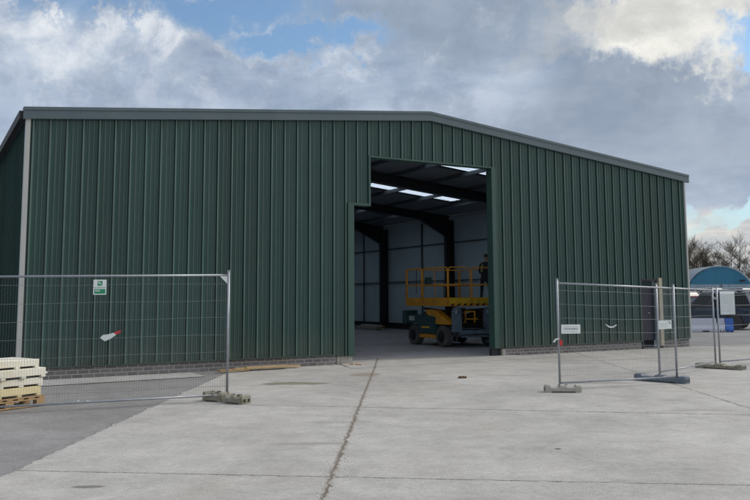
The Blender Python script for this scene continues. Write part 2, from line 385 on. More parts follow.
P_ = .333; RIB0 = .11
def profile(x0, x1, off=RIB0):
    """(x, depth) polyline of the trapezoidal sheet, depth negative = outward"""
    pts = [(x0, 0)]
    k0 = int((x0 - off) / P_) - 1
    for k in range(k0, k0 + int((x1 - x0) / P_) + 4):
        c = off + k * P_
        for dx, d in ((-.034, 0), (-.032, .022), (-.020, .022), (-.018, -.036), (-.002, -.035), (.014, -.029), (.034, -.012), (.048, 0),
                      (.106, 0), (.109, -.010), (.122, -.0098), (.140, 0), (.202, 0), (.205, -.010), (.218, -.0098), (.236, 0)):
            x = c + dx
            if x0 + .001 < x < x1 - .001: pts.append((x, d))
    pts.append((x1, 0)); return pts
def split_at(pts, xs):
    out = [pts[0]]
    for a, c in zip(pts, pts[1:]):
        for x in xs:
            if a[0] < x - 1e-6 and c[0] > x + 1e-6:
                t = (x - a[0]) / (c[0] - a[0]); out.append((x, a[1] + t * (c[1] - a[1])))
        out.append(c)
    return out
b = MB()
pr = split_at(profile(0.0, BW), [7.20, 7.65, 8.12, 12.05, 12.45, 17.80, 18.55, BW / 2])
for (xa, da), (xb, db) in zip(pr, pr[1:]):
    xm = (xa + xb) / 2; z0 = ZB
    if 7.65 < xm < 8.12: z0 = 4.0
    elif 8.12 < xm < 12.05: z0 = 5.26
    elif 17.80 < xm < 18.55: z0 = 2.17
    elif 7.20 < xm < 7.65: z0 = .20
    elif 12.05 < xm < 12.45: z0 = .22
    fc = b.quad((xa, -.05 + da, z0), (xb, -.05 + db, z0), (xb, -.05 + db, ztop(xb) + .05), (xa, -.05 + da, ztop(xa) + .05))
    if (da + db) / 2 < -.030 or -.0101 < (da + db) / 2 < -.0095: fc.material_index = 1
for k in range(60):
    x = RIB0 + k * P_ + .17
    if x > BW - .05: break
    for z in (.42, 1.3, 2.4, 3.3, 4.15, 4.9, 5.6, 6.1):
        if z > ztop(x) - .08 or (7.6 < x < 8.15 and z < 4.1) or (8.1 < x < 12.1 and z < 5.3) or (17.75 < x < 18.75 and z < 2.25): continue
        zz = z + random.uniform(-.012, .012); b.box((x - .007, -.060, zz - .007), (x + .007, -.0502, zz + .007))
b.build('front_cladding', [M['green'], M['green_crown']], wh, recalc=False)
# side and back cladding
for side in (0, 1):
    b = MB(); pr = profile(0, BD, .18)
    for (ya, da), (yb, db) in zip(pr, pr[1:]):
        if side == 0: b.quad((-.0 + da, yb, ZB), (-.0 + da * 0 + da, yb, ZB), (da, yb, ZE), (da, yb, ZE)) if False else b.quad((da, ya, ZB), (db, yb, ZB), (db, yb, ZE), (da, ya, ZE))
        else: b.quad((BW - da, ya, ZB), (BW - db, yb, ZB), (BW - db, yb, ZE), (BW - da, ya, ZE))
    b.build('side_cladding', M['green'], wh)
b = MB(); pr = split_at(profile(0, BW), [BW / 2])
for (xa, da), (xb, db) in zip(pr, pr[1:]):
    b.quad((xa, BD - da, ZB), (xb, BD - db, ZB), (xb, BD - db, ztop(xb)), (xa, BD - da, ztop(xa)))
b.build('back_cladding', M['green'], wh)
# inner lining (gives the walls their thickness)
b = MB(); T = .16
for xa, xb, z0 in ((T, 7.65, .0), (12.05, 17.80, 0), (18.55, BW - T, 0), (17.80, 18.55, 2.17)):
    xs = [xa] + ([BW / 2] if xa < BW / 2 < xb else []) + [xb]
    b.quad((xa, T, z0), (xb, T, z0), (xb, T, ztop(xb) - .05), (xa, T, ztop(xa) - .05))
b.quad((7.65, T, 4.0), (8.12, T, 4.0), (8.12, T, ztop(8.12) - .05), (7.65, T, ztop(7.65) - .05))
b.quad((8.12, T, 5.26), (BW / 2, T, 5.26), (BW / 2, T, ZA - .05), (8.12, T, ztop(8.12) - .05))
b.quad((BW / 2, T, 5.26), (12.05, T, 5.26), (12.05, T, ztop(12.05) - .05), (BW / 2, T, ZA - .05))
b.build('front_lining', M['liner'], wh)
for x in (T, BW - T):
    b = MB(); b.quad((x, T, .32), (x, BD - T, .32), (x, BD - T, ZE - .02), (x, T, ZE - .02)); b.build('side_lining', M['liner'], wh)
    b = MB(); s_ = -1 if x > 5 else 1
    b.box((min(x, x + s_ * .03), T, 0), (max(x, x + s_ * .03), BD - T, .30)); b.build('base_wall', M['steel'], wh)
b = MB()
b.quad((T, BD - T, 0), (BW - T, BD - T, 0), (BW - T, BD - T, ztop(BW - T) - .05), (T, BD - T, ztop(T) - .05))
b.bm.faces.new([b.bm.verts.new(p) for p in ((T, BD - T, ztop(T) - .05), (BW - T, BD - T, ztop(T) - .05), (BW / 2, BD - T, ZA - .05))])
b.build('back_lining', M['liner'], wh)
# flashings round the openings
def flash(x0, x1, z0, z1, m=None, y0=-.095, y1=T, name='door_flashing'):
    b = MB(); b.box((x0, y0, z0), (x1, y1, z1)); b.build(name, m or M['green_flash'], wh)
flash(7.49, 7.66, .20, 4.02); flash(7.50, 8.09, 3.97, 4.03, M['green_flash'], -.092, T)
flash(8.09, 8.145, 3.96, 5.28, M['green_flash']); flash(8.148, 12.02, 5.235, 5.275, M['green_flash'], -.093, T)
flash(12.03, 12.17, .22, 5.28, M['green_flash'])
b = MB(); b.prism([(12.03, 0.0), (12.42, 0.0), (12.42, .215), (12.03, .215)], 'y', .06, T); b.build('jamb_base', M['steel'], wh)
b = MB(); b.box((7.31, -.02, 0), (7.64, .14, .195)); b.build('jamb_base', M['foot_pale'], wh)
# base drip trim
for xa, xb in ((.1, 7.19), (12.46, 17.79), (18.73, BW - .02)):
    b = MB(); b.box((xa, -.092, ZB - .02), (xb, -.02, ZB + .012)); b.build('drip_trim', M['green'], wh)
# plinth
for xa, xb in ((-.0, 7.19), (12.45, 17.79), (18.73, BW)):
    b = MB(); b.box((xa, -.03, -.3), (xb, .13, ZB - .03)); b.build('brick_plinth', M['brick'], wh)
for x in (0, BW - .13):
    b = MB(); b.box((x, .135, -.3), (x + .13, BD, ZB - .03)); b.build('brick_plinth', M['brick'], wh)
b = MB(); b.box((.14, BD - .1, -.3), (BW - .14, BD, ZB - .03)); b.build('brick_plinth', M['brick'], wh)
b = MB(); b.box((7.21, -.02, 0), (7.30, .12, .195)); b.build('plinth_post', M['foot_pale'], wh)
b = MB(); b.box((12.33, -.04, 0), (12.44, .12, .2)); b.build('plinth_post', M['foot_pale'], wh)
# corner flashings
b = MB(); b.box((-.040, -.105, ZB + .02), (.050, -.085, ZE + .02)); b.box((-.040, -.0845, ZB + .02), (-.030, .06, ZE + .02)); b.build('corner_flashing', M['pale_trim'], wh)
b = MB(); b.box((BW + .002, -.10, ZB + .02), (BW + .055, .09, ZE + .0)); b.build('corner_flashing', M['pale_trim'], wh)
# barge (rake) flashing
for (xa, za, xb, zb_) in ((-.10, ztop(-.1), BW / 2, ZA), (BW / 2, ZA, BW + .22, ztop(BW + .22))):
    b = MB()
    for lo, hi, y0, y1 in ((.0, .17, -.13, -.088), (.173, .242, -.145, .05), (-.014, .0, -.14, -.055)):
        A = [(xa, y0, za + lo), (xb, y0, zb_ + lo), (xb, y1, zb_ + lo), (xa, y1, za + lo)]
        B = [(xa, y0, za + hi), (xb, y0, zb_ + hi), (xb, y1, zb_ + hi), (xa, y1, za + hi)]
        va = [b.bm.verts.new(p) for p in A]; vb = [b.bm.verts.new(p) for p in B]
        for f in ((va[3], va[2], va[1], va[0]), (vb[0], vb[1], vb[2], vb[3]), (va[0], va[1], vb[1], vb[0]), (va[1], va[2], vb[2], vb[1]), (va[2], va[3], vb[3], vb[2]), (va[3], va[0], vb[0], vb[3])):
            b.bm.faces.new(f)
    b.build('barge_flashing', M['trim'], wh)
    x = xa + 2.4
    while x < xb - .5:
        zc = ztop(x); q = MB(); v0 = (zb_ - za) / (xb - xa) * .06
        A = [(x, -.147, zc + .174), (x + .02, -.147, zc + .174 + v0 / 3), (x + .02, -.147, zc + .243 + v0 / 3), (x, -.147, zc + .243)]
        va = [q.bm.verts.new(p) for p in A]; vb = [q.bm.verts.new((p[0], -.1455, p[2])) for p in A]
        q.bm.faces.new(va); q.bm.faces.new(vb[::-1])
        for i in range(4): q.bm.faces.new((va[i], vb[i], vb[(i + 1) % 4], va[(i + 1) % 4]))
        q.build('joint_strip', M['trim'], wh); x += 3.0
# roof: ribbed sheets with openings for the roof lights
RZ = .12
LIGHTS_Y = [(c - .5, c + .5) for c in (4.30, 9.85, 15.5, 21.6, 27.8)]
LX = [(10.6, 11.95), (12.05, 13.35), (13.45, 14.95), (15.05, 16.65), (16.75, 17.9)]
LXL = [(1.2, 3.0), (3.2, 4.8), (5.0, 6.4), (6.6, 7.8), (8.0, 9.3)]  # unseen left slope: strips made longer to bring more light inside
def rz(x): return ztop(x) + RZ
lightbm = []
for sgn in (0, 1):
    b = MB(); rls = {}
    x_eave = -.16 if sgn == 0 else BW + .16
    pts = [(0.05, 0)]
    k = 0
    while .25 + k * P_ < BD - .1:
        c = .25 + k * P_
        for dx, h in ((-.06, 0), (-.03, .036), (.03, .036), (.06, 0)): pts.append((c + dx, h))
        k += 1
    pts.append((BD + .1, 0))
    pts = split_at(pts, sorted([y for q in LIGHTS_Y for y in q]))
    strips = LXL if sgn == 0 else LX
    if sgn == 0: segs = [x_eave] + [v for q in strips for v in q] + [BW / 2]
    else: segs = [BW / 2] + [v for q in strips for v in q] + [x_eave]
    for (ya, ha), (yb, hb) in zip(pts, pts[1:]):
        ym = (ya + yb) / 2; inl = any(a < ym < c for a, c in LIGHTS_Y)
        if not inl:
            b.quad((segs[0], ya, rz(segs[0]) + ha), (segs[-1], ya, rz(segs[-1]) + ha), (segs[-1], yb, rz(segs[-1]) + hb), (segs[0], yb, rz(segs[0]) + hb))
        else:
            for i, (xa, xb) in enumerate(zip(segs, segs[1:])):
                tgt = rls.setdefault((i, [a < ym < c for a, c in LIGHTS_Y].index(True)), MB()) if i % 2 == 1 else b
                tgt.quad((xa, ya, rz(xa) + ha), (xb, ya, rz(xb) + ha), (xb, yb, rz(xb) + hb), (xa, yb, rz(xa) + hb))
    b.build('roof', M['roofsheet'], wh); [q.build('rooflight', M['rooflight'], wh) for q in rls.values()]
    # inner roof lining
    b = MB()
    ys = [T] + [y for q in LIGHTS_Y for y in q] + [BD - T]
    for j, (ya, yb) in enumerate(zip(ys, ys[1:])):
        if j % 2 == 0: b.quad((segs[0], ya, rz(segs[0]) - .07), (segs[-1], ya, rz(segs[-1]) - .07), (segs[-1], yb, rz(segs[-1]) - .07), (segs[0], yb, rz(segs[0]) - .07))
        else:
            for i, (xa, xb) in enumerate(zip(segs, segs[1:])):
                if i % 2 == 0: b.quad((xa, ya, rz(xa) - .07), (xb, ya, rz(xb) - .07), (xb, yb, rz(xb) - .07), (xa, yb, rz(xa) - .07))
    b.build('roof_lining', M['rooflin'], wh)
    # gutter
    x0 = -.17 if sgn == 0 else BW + .05
    b = MB(); b.prism([(x0, ZE + .16), (x0 + .01, ZE + .0), (x0 + .12, ZE - .0), (x0 + .12, ZE + .16)], 'y', -.05, BD); b.build('gutter', M['plastic_black'], wh)
b = MB(); b.prism([(BW / 2 - .3, rz(BW / 2 - .3) + .04), (BW / 2, rz(BW / 2) + .06), (BW / 2 + .3, rz(BW / 2 + .3) + .04), (BW / 2, rz(BW / 2) + .05)], 'y', -.0, BD + .1); b.build('ridge_cap', M['trim'], wh)
# portal frames
def isec(b, a, c, d, w, upv):
    a, c, upv = Vector(a), Vector(c), Vector(upv).normalized()
    b.bar(a + upv * (d / 2 - .01), c + upv * (d / 2 - .01), w, .02, upv); b.bar(a - upv * (d / 2 - .01), c - upv * (d / 2 - .01), w, .02, upv); b.bar(a, c, .012, d - .045, upv)
FY = [.40 + 6.1 * k for k in range(6)]; FY[-1] = BD - .45
FY = [.40, 6.85, 12.95, 19.05, 25.15, BD - .45]
for y in FY:
    for s_ in (0, 1):
        xc = .42 if s_ == 0 else BW - .42
        b = MB(); isec(b, (xc, y, 0), (xc, y, ZE - .2), .42, .20, (1, 0, 0)); b.build('steel_column', M['steel'], wh)
        b = MB(); isec(b, (xc, y, ztop(xc) - .24), (BW / 2, y, ZA - .24), .36, .17, (0, 0, 1))
        sx = 1 if s_ == 0 else -1
        b.prism([(xc, ztop(xc) - .3), (xc + sx * 1.6, ztop(xc + sx * 1.6) - .41), (xc + sx * .18, ZE - .95), (xc, ZE - 1.0)], 'y', y - .008, y + .008)
        b.bar((xc + sx * .19, y, ZE - .95), (xc + sx * 1.6, y, ztop(xc + sx * 1.6) - .43), .17, .02)
        b.build('rafter', M['steel'], wh)
for x in (1.9, 3.63, 5.33, 6.93, 8.33, 9.6):
    for xx in (x, BW - x):
        b = MB(); z = ztop(xx) - .0
        b.bar((xx, T + .02, z - .02), (xx, BD - T - .02, z - .02), .05, .13); b.build('purlin', M['purlin'], wh)
for x in (T + .06, BW - T - .06):
    for z in (2.40, 4.15):
        b = MB(); b.bar((x, T + .02, z), (x, BD - T - .02, z), .1, .05); b.build('girt', M['girt'], wh)
    for y in (3.6, 9.7, 15.6, 21.6, 27.9):
        b = MB(); b.bar((x, y, .3), (x, y, ZE - .1), .06, .05); b.build('wall_stud', M['girt'], wh)
for z in (2.40, 4.15):
    b = MB(); b.bar((.7, BD - T - .08, z), (BW - .7, BD - T - .08, z), .1, .05); b.build('girt', M['girt'], wh)
    b = MB(); b.bar((12.3, T + .05, z), (BW - .7, T + .05, z), .08, .05); b.build('girt', M['girt'], wh)
# personnel door
b = MB(); b.box((17.80, -.06, 2.12), (18.55, T, 2.165)); b.box((17.80, -.06, .0), (17.85, T, 2.115)); b.build('door_frame', M['steel'], wh)
b = MB(); b.box((18.58, -.105, .08), (18.71, -.0, 2.20)); b.build('door_trim', M['cream'], wh)
b = MB(); b.box((17.86, .085, .25), (18.54, .13, 1.93), bev=.004); d_ = b.build('door', M['doordark'], wh)
b = MB(); b.tube([(18.28, .085, 1.1), (18.28, .04, 1.1), (18.18, .04, 1.1)], .01, 6); b.build('handle', M['galv'], d_)
# floor & aprons
sheet('floor', [tuple(wl(a, c)[:2]) for a, c in ((.14, .0), (BW - .14, .0), (BW - .14, BD - .1), (.14, BD - .1))], .012, M['floor'])
sheet('apron', [tuple(wl(a, c)[:2]) for a, c in ((-1.5, -1.35), (3.55, -1.15), (3.55, -.04), (-1.5, -.04))], .004, M['apron'])
b = MB(); A = [wl(7.0, -1.2), wl(13.6, -1.2), wl(12.6, -.035), wl(7.30, -.035)]
pts = [(p.x, p.y, .004 if i < 2 else .018) for i, p in enumerate(A)]
C_ = [wl(7.66, -.04), wl(12.33, -.04), wl(12.33, 1.0), wl(7.66, 1.0)]
b.bm.faces.new([b.bm.verts.new(p) for p in pts]); 
b.bm.faces.new([b.bm.verts.new((p.x, p.y, z)) for p, z in zip(C_, (.018, .018, .016, .016))])
o = b.build('apron', M['concrete']); o['kind'] = 'structure'

# ------------------------------------------------------------------ fence panels
def fence_panel(A, B, hA, hB, label, post=.021, gusset=None, z0=.14, group='temporary mesh fence panels'):
    A = Vector((*A, 0)); B = Vector((*B, 0)); d = B - A; l = d.length; rot = math.atan2(d.y, d.x)
    t = thing('mesh_fence', label, 'fence panel', A, rot, group)
    for x, h in ((0, hA), (l, hB)):
        b = MB(); b.tube([(x, 0, .05), (x, 0, h)], post, 10); b.build('post', M['galv'], t, True)
        b = MB(); b.tube([(x, 0, h - .01), (x, 0, h + .012)], post * 1.12, 10); b.build('cap', M['galv'], t)
    hh = lambda x: hA + (hB - hA) * x / l
    b = MB(); b.tube([(0, 0, hA - .07), (l, 0, hB - .07)], .0165, 8); b.build('top_rail', M['galv'], t, True)
    b = MB(); b.tube([(0, 0, z0), (l, 0, z0)], .0165, 8); b.build('bottom_rail', M['galv'], t, True)
    b = MB(); r = .0011 if l > 3.3 and B.x < 0 else .0008
    n = int(l / .038)
    for i in range(1, n):
        x = i * l / n; x += random.uniform(-.0015, .0015)
        b.bar((x, -.016, z0), (x, -.016, hh(x) - .07), 2 * r)
    for k in range(7):
        f = (k + .5) / 7
        pts = [(x, -.019 - .012 * math.sin(x * 2.1 + k), z0 + (hh(x) - .07 - z0) * f + .006 * math.sin(x * 3 + k * 1.7)) for x in [l * j / 10 for j in range(11)]]
        b.tube(pts, .0026, 4)
    b.build('mesh_infill', M['wire'], t)
    for x in (0, l):
        b = MB(); s_ = 1 if x == 0 else -1
        if gusset and x in gusset:
            b.prism([(x + s_ * .02, hh(x) - .08), (x + s_ * .15, hh(x) - .08), (x + s_ * .02, hh(x) - .21)], 'y', -.004, .004); b.build('corner_gusset', M['paper'], t)
        else: b.bm.free()
    return t, l
fl, l1 = fence_panel((-2.51, 13.28), (-5.72, 11.87), 2.09, 2.05, 'mesh fence panel at far left carrying the green safety sign', gusset=(0,), z0=.10)
fa, la = fence_panel((3.13, 14.53), (5.55, 15.50), 1.95, 1.85, 'mesh fence panel with two narrow white signs, before the dark doorway', z0=.12)
fb, lb = fence_panel((5.47, 16.22), (7.58, 18.67), 1.88, 1.83, 'mesh fence panel angled back towards the shed corner, with no signs')
fc, lc = fence_panel((7.70, 18.72), (10.7, 20.6), 1.83, 1.83, 'mesh fence panel at the right edge carrying the square grey notice')
# coupler clips
b = MB(); b.box((-.035, -.03, 1.55), (.035, .03, 1.60)); tag(b.build('fence_coupler', M['galv']), 'small steel clamp joining the posts left of the square notice', 'clamp'); bpy.data.objects['fence_coupler'].location = (7.64, 18.69, 0)

def foot(A, B, label, m, w=.24, h=.13, blocks=False, name='ballast_block'):
    A = Vector((*A, 0)); B = Vector((*B, 0)); d = B - A; l = d.length; rot = math.atan2(d.y, d.x); c = (A + B) / 2
    b = MB(); L_ = l / 2
    prof = [(-L_, 0), (-L_ * .70, 0), (-L_ * .64, .018), (L_ * .64, .018), (L_ * .70, 0), (L_, 0), (L_, h * .9), (L_ * .93, h), (L_ * .72, h), (L_ * .66, h * .72), (L_ * .22, h * .72), (L_ * .16, h), (-L_ * .16, h), (-L_ * .22, h * .72), (-L_ * .66, h * .72), (-L_ * .72, h), (-L_ * .93, h), (-L_, h * .9)]
    # body made of convex slices
    xs = sorted(set(p[0] for p in prof))
    def top(x):
        a = abs(x) / L_
        for (x0, y0), (x1, y1) in zip([(0, h), (.16, h), (.22, h * .72), (.66, h * .72), (.72, h), (.93, h), (1, h * .9)], [(.16, h), (.22, h * .72), (.66, h * .72), (.72, h), (.93, h), (1, h * .9), (1.01, h * .9)]):
            if x0 - 1e-6 <= a <= x1 + 1e-6: return y0 + (y1 - y0) * (a - x0) / (x1 - x0)
        return h
    def bot(x): return .018 if abs(x) / L_ < .66 else 0
    rings = []
    for x in xs:
        hw = w / 2 * (.86 if abs(x) > L_ * .99 else 1)
        j = lambda: random.uniform(-.004, .004)
        rings.append([b.bm.verts.new(p) for p in ((x, -hw, bot(x)), (x, -hw * 1.0 + j(), top(x) * .8), (x, -hw * .88, top(x) + j()), (x, hw * .88, top(x) + j()), (x, hw + j(), top(x) * .8), (x, hw, bot(x)))])
    for p, q in zip(rings, rings[1:]):
        for k in range(6): b.bm.faces.new((p[k], p[(k + 1) % 6], q[(k + 1) % 6], q[k]))
    b.bm.faces.new(rings[0]); b.bm.faces.new(rings[-1])
    t = thing(name, label, 'fence foot', c, rot, 'feet of the temporary fence')
    b.build('block', m, t)
    for x in (-.12, .12):
        q = MB(); q.lathe([(top(x * L_) - .001, .03), (top(x * L_) + .004, .03)], (x * L_ * 0 + x * .5, 0, 0), 'z', 12); q.build('socket', M['dark'], t)
    for x in (-L_, L_):
        for yy in (-.05, .05):
            q = MB(); s_ = 1 if x > 0 else -1
            q.box((x - .004, yy - .022, .03), (x + .004, yy + .022, .075)); q.build('end_recess', M['dark'], t)
    return t
foot((-2.86, 13.38), (-2.52, 13.22), 'mossy left half of the broken looking concrete block at the post by the middle joint', M['foot'], .25, .15)
foot((-2.48, 13.12), (-2.13, 12.90), 'pale brown right half of the concrete block at the left fence post', M['foot'], .23, .13)
foot((2.80, 14.25), (3.42, 14.20), 'pale concrete fence foot under the post with red and white tape', M['foot_pale'], .22, .12)
foot((4.98, 16.15), (5.72, 15.42), 'dark blue grey plastic fence foot holding two posts before the dark doorway', M['foot_plastic'], .22, .13)
foot((7.22, 18.85), (7.98, 18.10), 'brownish fence foot under the twin posts nearest the parked cars', M['foot'], .24, .11)

# ------------------------------------------------------------------ signs and scraps on the fences
def on_panel(panel, name, label, cat, x0, x1, z0, z1, m, y=-.034, th=.004, tilt=0):
    t = thing(name, label, cat, panel.matrix_basis @ Vector(((x0 + x1) / 2, y, (z0 + z1) / 2)), panel.rotation_euler.z)
    t.rotation_euler = (0, tilt, panel.rotation_euler.z)
    hw, hh_ = (x1 - x0) / 2, (z1 - z0) / 2
    b = MB(); b.box((-hw, -th, -hh_), (hw, th, hh_)); b.build('panel', m, t)
    return t, hw, hh_
def mark(t, x0, x1, z0, z1, m, name='print', s=1, d=.0055):
    b = MB(); b.box((x0, -s * d if s > 0 else 0, z0), (x1, 0 if s > 0 else -s * d, z1)); return b.build(name, m, t)
# left panel runs leftwards, so its outward face is local +y
s1, hw, hh_ = on_panel(fl, 'safety_sign', 'small green and white safety sign near the top of the left fence', 'sign', 1.90, 2.09, 1.71, 1.94, M['paper'], .034)
for z0, z1, x0, x1 in ((-.015, .0, -.08, .08), (-.1, -.03, -.08, .08)): mark(s1, x0, x1, z0, z1, M['safety'], 'green_band', -1)
mark(s1, -.035, .035, .022, .095, M['safety'], 'pictogram', -1)
b = MB(); b.bar((-.02, .0068, .04), (.018, .0068, .075), .010, .002, (0, 1, 0)); b.bar((.0, .0068, .082), (.02, .0068, .078), .008, .002, (0, 1, 0)); b.bar((.02, .0068, .08), (.022, .0068, .055), .008, .002, (0, 1, 0)); b.build('arrow_mark', M['paper'], s1)
for k, (a, c) in enumerate(((-.07, -.045), (-.04, .0), (.01, .03), (.036, .07))): mark(s1, a, c, -.0105, -.004, M['paper'], 'lettering', -1, .0068)
for zc in (-.05, -.068):
    for a, c in ((.0, .03), (.036, .07)): mark(s1, a, c, zc, zc + .008, M['paper'], 'lettering', -1, .0068)
# flapping tag
def scrap(name, label, cat, loc, rz_, pts, m, parts=()):
    t = thing(name, label, cat, loc, rz_)
    for nm, pp, mm in ((('tag_body'), pts, m),) + tuple(parts):
        b = MB(); n = len(pp)
        f = [b.bm.verts.new((x, -.012 - .012 * math.sin(9 * x + 5 * z), z)) for x, z in pp]; g_ = [b.bm.verts.new((x, -.005 - .012 * math.sin(9 * x + 5 * z), z)) for x, z in pp]
        b.bm.faces.new(f); b.bm.faces.new(g_[::-1])
        for i in range(n): b.bm.faces.new((f[i], g_[i], g_[(i + 1) % n], f[(i + 1) % n]))
        b.build(nm, mm, t)
    return t
pl = fl.matrix_basis @ Vector((1.83, .05, 1.08))
scrap('plastic_tag', 'crumpled white and red tag caught halfway up the left fence', 'tag', pl, fl.rotation_euler.z + PI,
      [(-.14, -.02), (-.10, .02), (-.02, .03), (.05, .05), (.09, .02), (.02, -.035), (-.07, -.075), (-.11, -.05)], M['paper'],
      (('red_tail', [(.05, .052), (.14, .085), (.17, .07), (.095, .02)], M['red']),))
sA, hw, hh_ = on_panel(fa, 'narrow_sign', 'narrow white sign beside the left post of the right hand fence', 'sign', .04, .44, .98, 1.14, M['paper'], -.034, tilt=.01)
for r_ in range(3):
    x = -hw + .05
    while x < hw - .07:
        w_ = random.uniform(.012, .035); mark(sA, x, x + w_, .035 - r_ * .042, .035 - r_ * .042 + (.02 if r_ == 1 else .010), M['ink'] if r_ == 1 else M['inklight'], 'lettering'); x += w_ + .009
sB, hw, hh_ = on_panel(fa, 'narrow_sign', 'narrow white sign with small dark logo, in front of the cream door trim', 'sign', 2.19, 2.50, 1.02, 1.18, M['paper'], -.034, tilt=-.01)
for r_ in range(2):
    x = -hw + .03
    while x < hw - .10:
        w_ = random.uniform(.012, .03); mark(sB, x, x + w_, .005 - r_ * .045, .005 - r_ * .045 + .010, M['inklight'], 'lettering'); x += w_ + .009
b = MB(); b.prism([(hw - .085, .055), (hw - .05, .058), (hw - .03, .03), (hw - .012, .022), (hw - .045, .012), (hw - .055, .038)], 'y', -.0065, -.003); b.build('logo', M['ink'], sB)
sC, hw, hh_ = on_panel(fc, 'notice_board', 'square pale grey notice fixed to the fence in front of the dark blue car', 'notice', .06, .60, 1.20, 1.73, M['notice'], -.034)
mark(sC, -hw + .01, hw - .01, hh_ - .05, hh_ - .012, M['paper'], 'heading_band')
for r_ in range(9):
    x = -hw + .05
    while x < hw - .08:
        w_ = random.uniform(.015, .05); mark(sC, x, x + w_, .16 - r_ * .045, .16 - r_ * .045 + .012, M['inklight'], 'lettering'); x += w_ + .014
scrap('torn_cable_tie', 'torn white strip hooked on the mesh between the two narrow signs', 'strip', fa.matrix_basis @ Vector((1.12, -.03, 1.10)), fa.rotation_euler.z,
      [(-.13, .03), (-.10, .025), (-.04, -.005), (.03, -.01), (.10, .022), (.11, .01), (.03, -.035), (-.05, -.03)], M['paper'])
scrap('warning_tape', 'red and white tape knotted round the left post of the right hand fence', 'tape', fa.matrix_basis @ Vector((.0, -.02, .86)), fa.rotation_euler.z,
      [(-.13, -.02), (-.09, .035), (-.02, .05), (.0, .03), (-.07, .01), (-.10, -.03)], M['paper'],
      (('red_knot', [(0, .03), (.05, .0), (.06, -.07), (.03, -.10), (.0, -.06)], M['red']),))

# ------------------------------------------------------------------ pallet and foam
pal = thing('pallet', 'wooden pallet under cream foam blocks behind the left fence', 'pallet', (-5.289, 12.90, 0), math.atan2(-.653, -.398))
# local x: leftwards along the front, local -y... blocks extend behind
pr_ = pal
def pbox(lo, hi, nm, m=M['wood']):
    b = MB(); b.box(lo, hi, bev=.004); return b.build(nm, m, pal)
PD = -.80
for y in (-.0, PD / 2 + .05, PD + .1):
    pbox((0, y - .1, 0), (1.2, y, .02), 'bottom_board')
    pbox((0, y - .1, .100), (1.2, y, .119), 'stringer_board')
    for x in (0, .53, 1.06): pbox((x, y - .098, .0205), (x + .14, y - .002, .0995), 'block')
for k in range(7): pbox((.0 + k * .183, PD - .0, .1195), (.0 + k * .183 + .10, 0, .140), 'deck_board')
pbox((0, -.1, .1405), (1.2, -.0, .158), 'deck_board')
def foam(x0, x1, y0, y1, z0, z1, lab, m, rot=0, slots=True, lip=0):
    c = pal.matrix_basis @ Vector((x0, y1, z0))
    t = thing('foam_block', lab, 'foam block', c, pal.rotation_euler.z + rot, 'foam blocks stacked on the pallet')
    L_, D_, H_ = x1 - x0, y0 - y1, z1 - z0
    b = MB()
    b.box((0, D_, H_ * .22), (L_, 0, H_), bev=.008)
    n = 4; 
    segs = []
    x = 0
    for k in range(n):
        b.box((x, D_ + .004, .002), (x + L_ * .07, -.0, H_ * .222), bev=.004); x += L_ * .305
    if lip: b.box((-lip, D_, .05), (.02, -.02, .075), bev=.004)
    b.build('slab', m, t)
    q = MB(); q.box((.02, D_ + .05, .003), (L_ - .02, -.06, H_ * .218)); q.build('hollow', M['dark'], t)
    return t
foam(.05, 1.15, -.75, -.03, .160, .305, 'yellowish foam block resting directly on the pallet', M['foam2'], .01)
foam(.03, 1.12, -.76, -.02, .307, .435, 'cream foam block second from the bottom of the stack', M['foam'], -.015)
foam(.00, 1.14, -.78, -.0, .437, .585, 'cream foam block with a jutting lip, second from the top of the stack', M['foam'], .02, lip=.05)
foam(.10, 1.18, -.74, -.03, .588, .72, 'cream foam block on top of the stack by the left edge', M['foam'], -.03)
b = MB(); b.prism([(.70, 0), (.80, .10), (1.0, .15), (1.25, .14), (1.25, 0)], 'y', -.60, -.15)
o = b.build('folded_sheet', M['plastic_grey']); o.location = pal.matrix_basis @ Vector((0, 0, .722)); o.rotation_euler = (0, 0, pal.rotation_euler.z)
tag(o, 'grey blue folded sheet lying on top of the cream foam stack', 'sheet')

# planks by the plinth
for i, (a, c, y, z, lab) in enumerate(((4.05, 4.75, -.50, .02, 'short weathered brown plank on the ground near the left fence post'), (4.7, 5.75, -.42, .045, 'long pale sawn plank lying along the brick plinth'), (4.5, 6.1, -.27, .02, 'thin dark edged plank against the brick plinth behind the pale plank'))):
    p, q = wl(a, y), wl(c, y + .02)
    b = MB(); b.bar((0, 0, 0), (1, 0, 0), .13, .045); o = b.build('plank', M['plank'] if i != 0 else M['wood'])
    o.scale = ((q - p).length, 1, 1); o.location = (p.x, p.y, z + .025); o.rotation_euler = (0, 0, math.atan2(q.y - p.y, q.x - p.x)); tag(o, lab, 'plank', 'planks by the wall')
# debris
def clump(name, label, cat, x, y, r, n, m, s=.05):
    b = MB()
    for k in range(n):
        a = random.uniform(0, 6.28); d = r * random.random(); cx, cy = x + d * math.cos(a), y + d * math.sin(a) * .6
        q = random.uniform(.4, 1) * s; mt = Matrix.Translation((cx, cy, q * .3)) @ Euler((random.uniform(-.5, .5), random.uniform(-.5, .5), random.uniform(0, 3))).to_matrix().to_4x4()
        b.box((-q, -q * .6, -q * .3), (q, q * .6, q * .3), mt, )
    tag(b.build(name, m), label, cat)
clump('leaf_clump', 'small dark clump of dead leaves on the open slab before the lift', 'leaves', 1.62, 16.75, .13, 16, M['leaf'], .045)
clump('brick_fragments', 'orange brick crumbs where the middle joint meets the doorway apron', 'rubble', -.62, 20.0, .3, 14, M['brickbits'], .045)
clump('paper_scrap', 'pair of tiny white scraps on the asphalt beside the pallet', 'litter', -4.75, 13.3, .25, 3, M['paper'], .022)

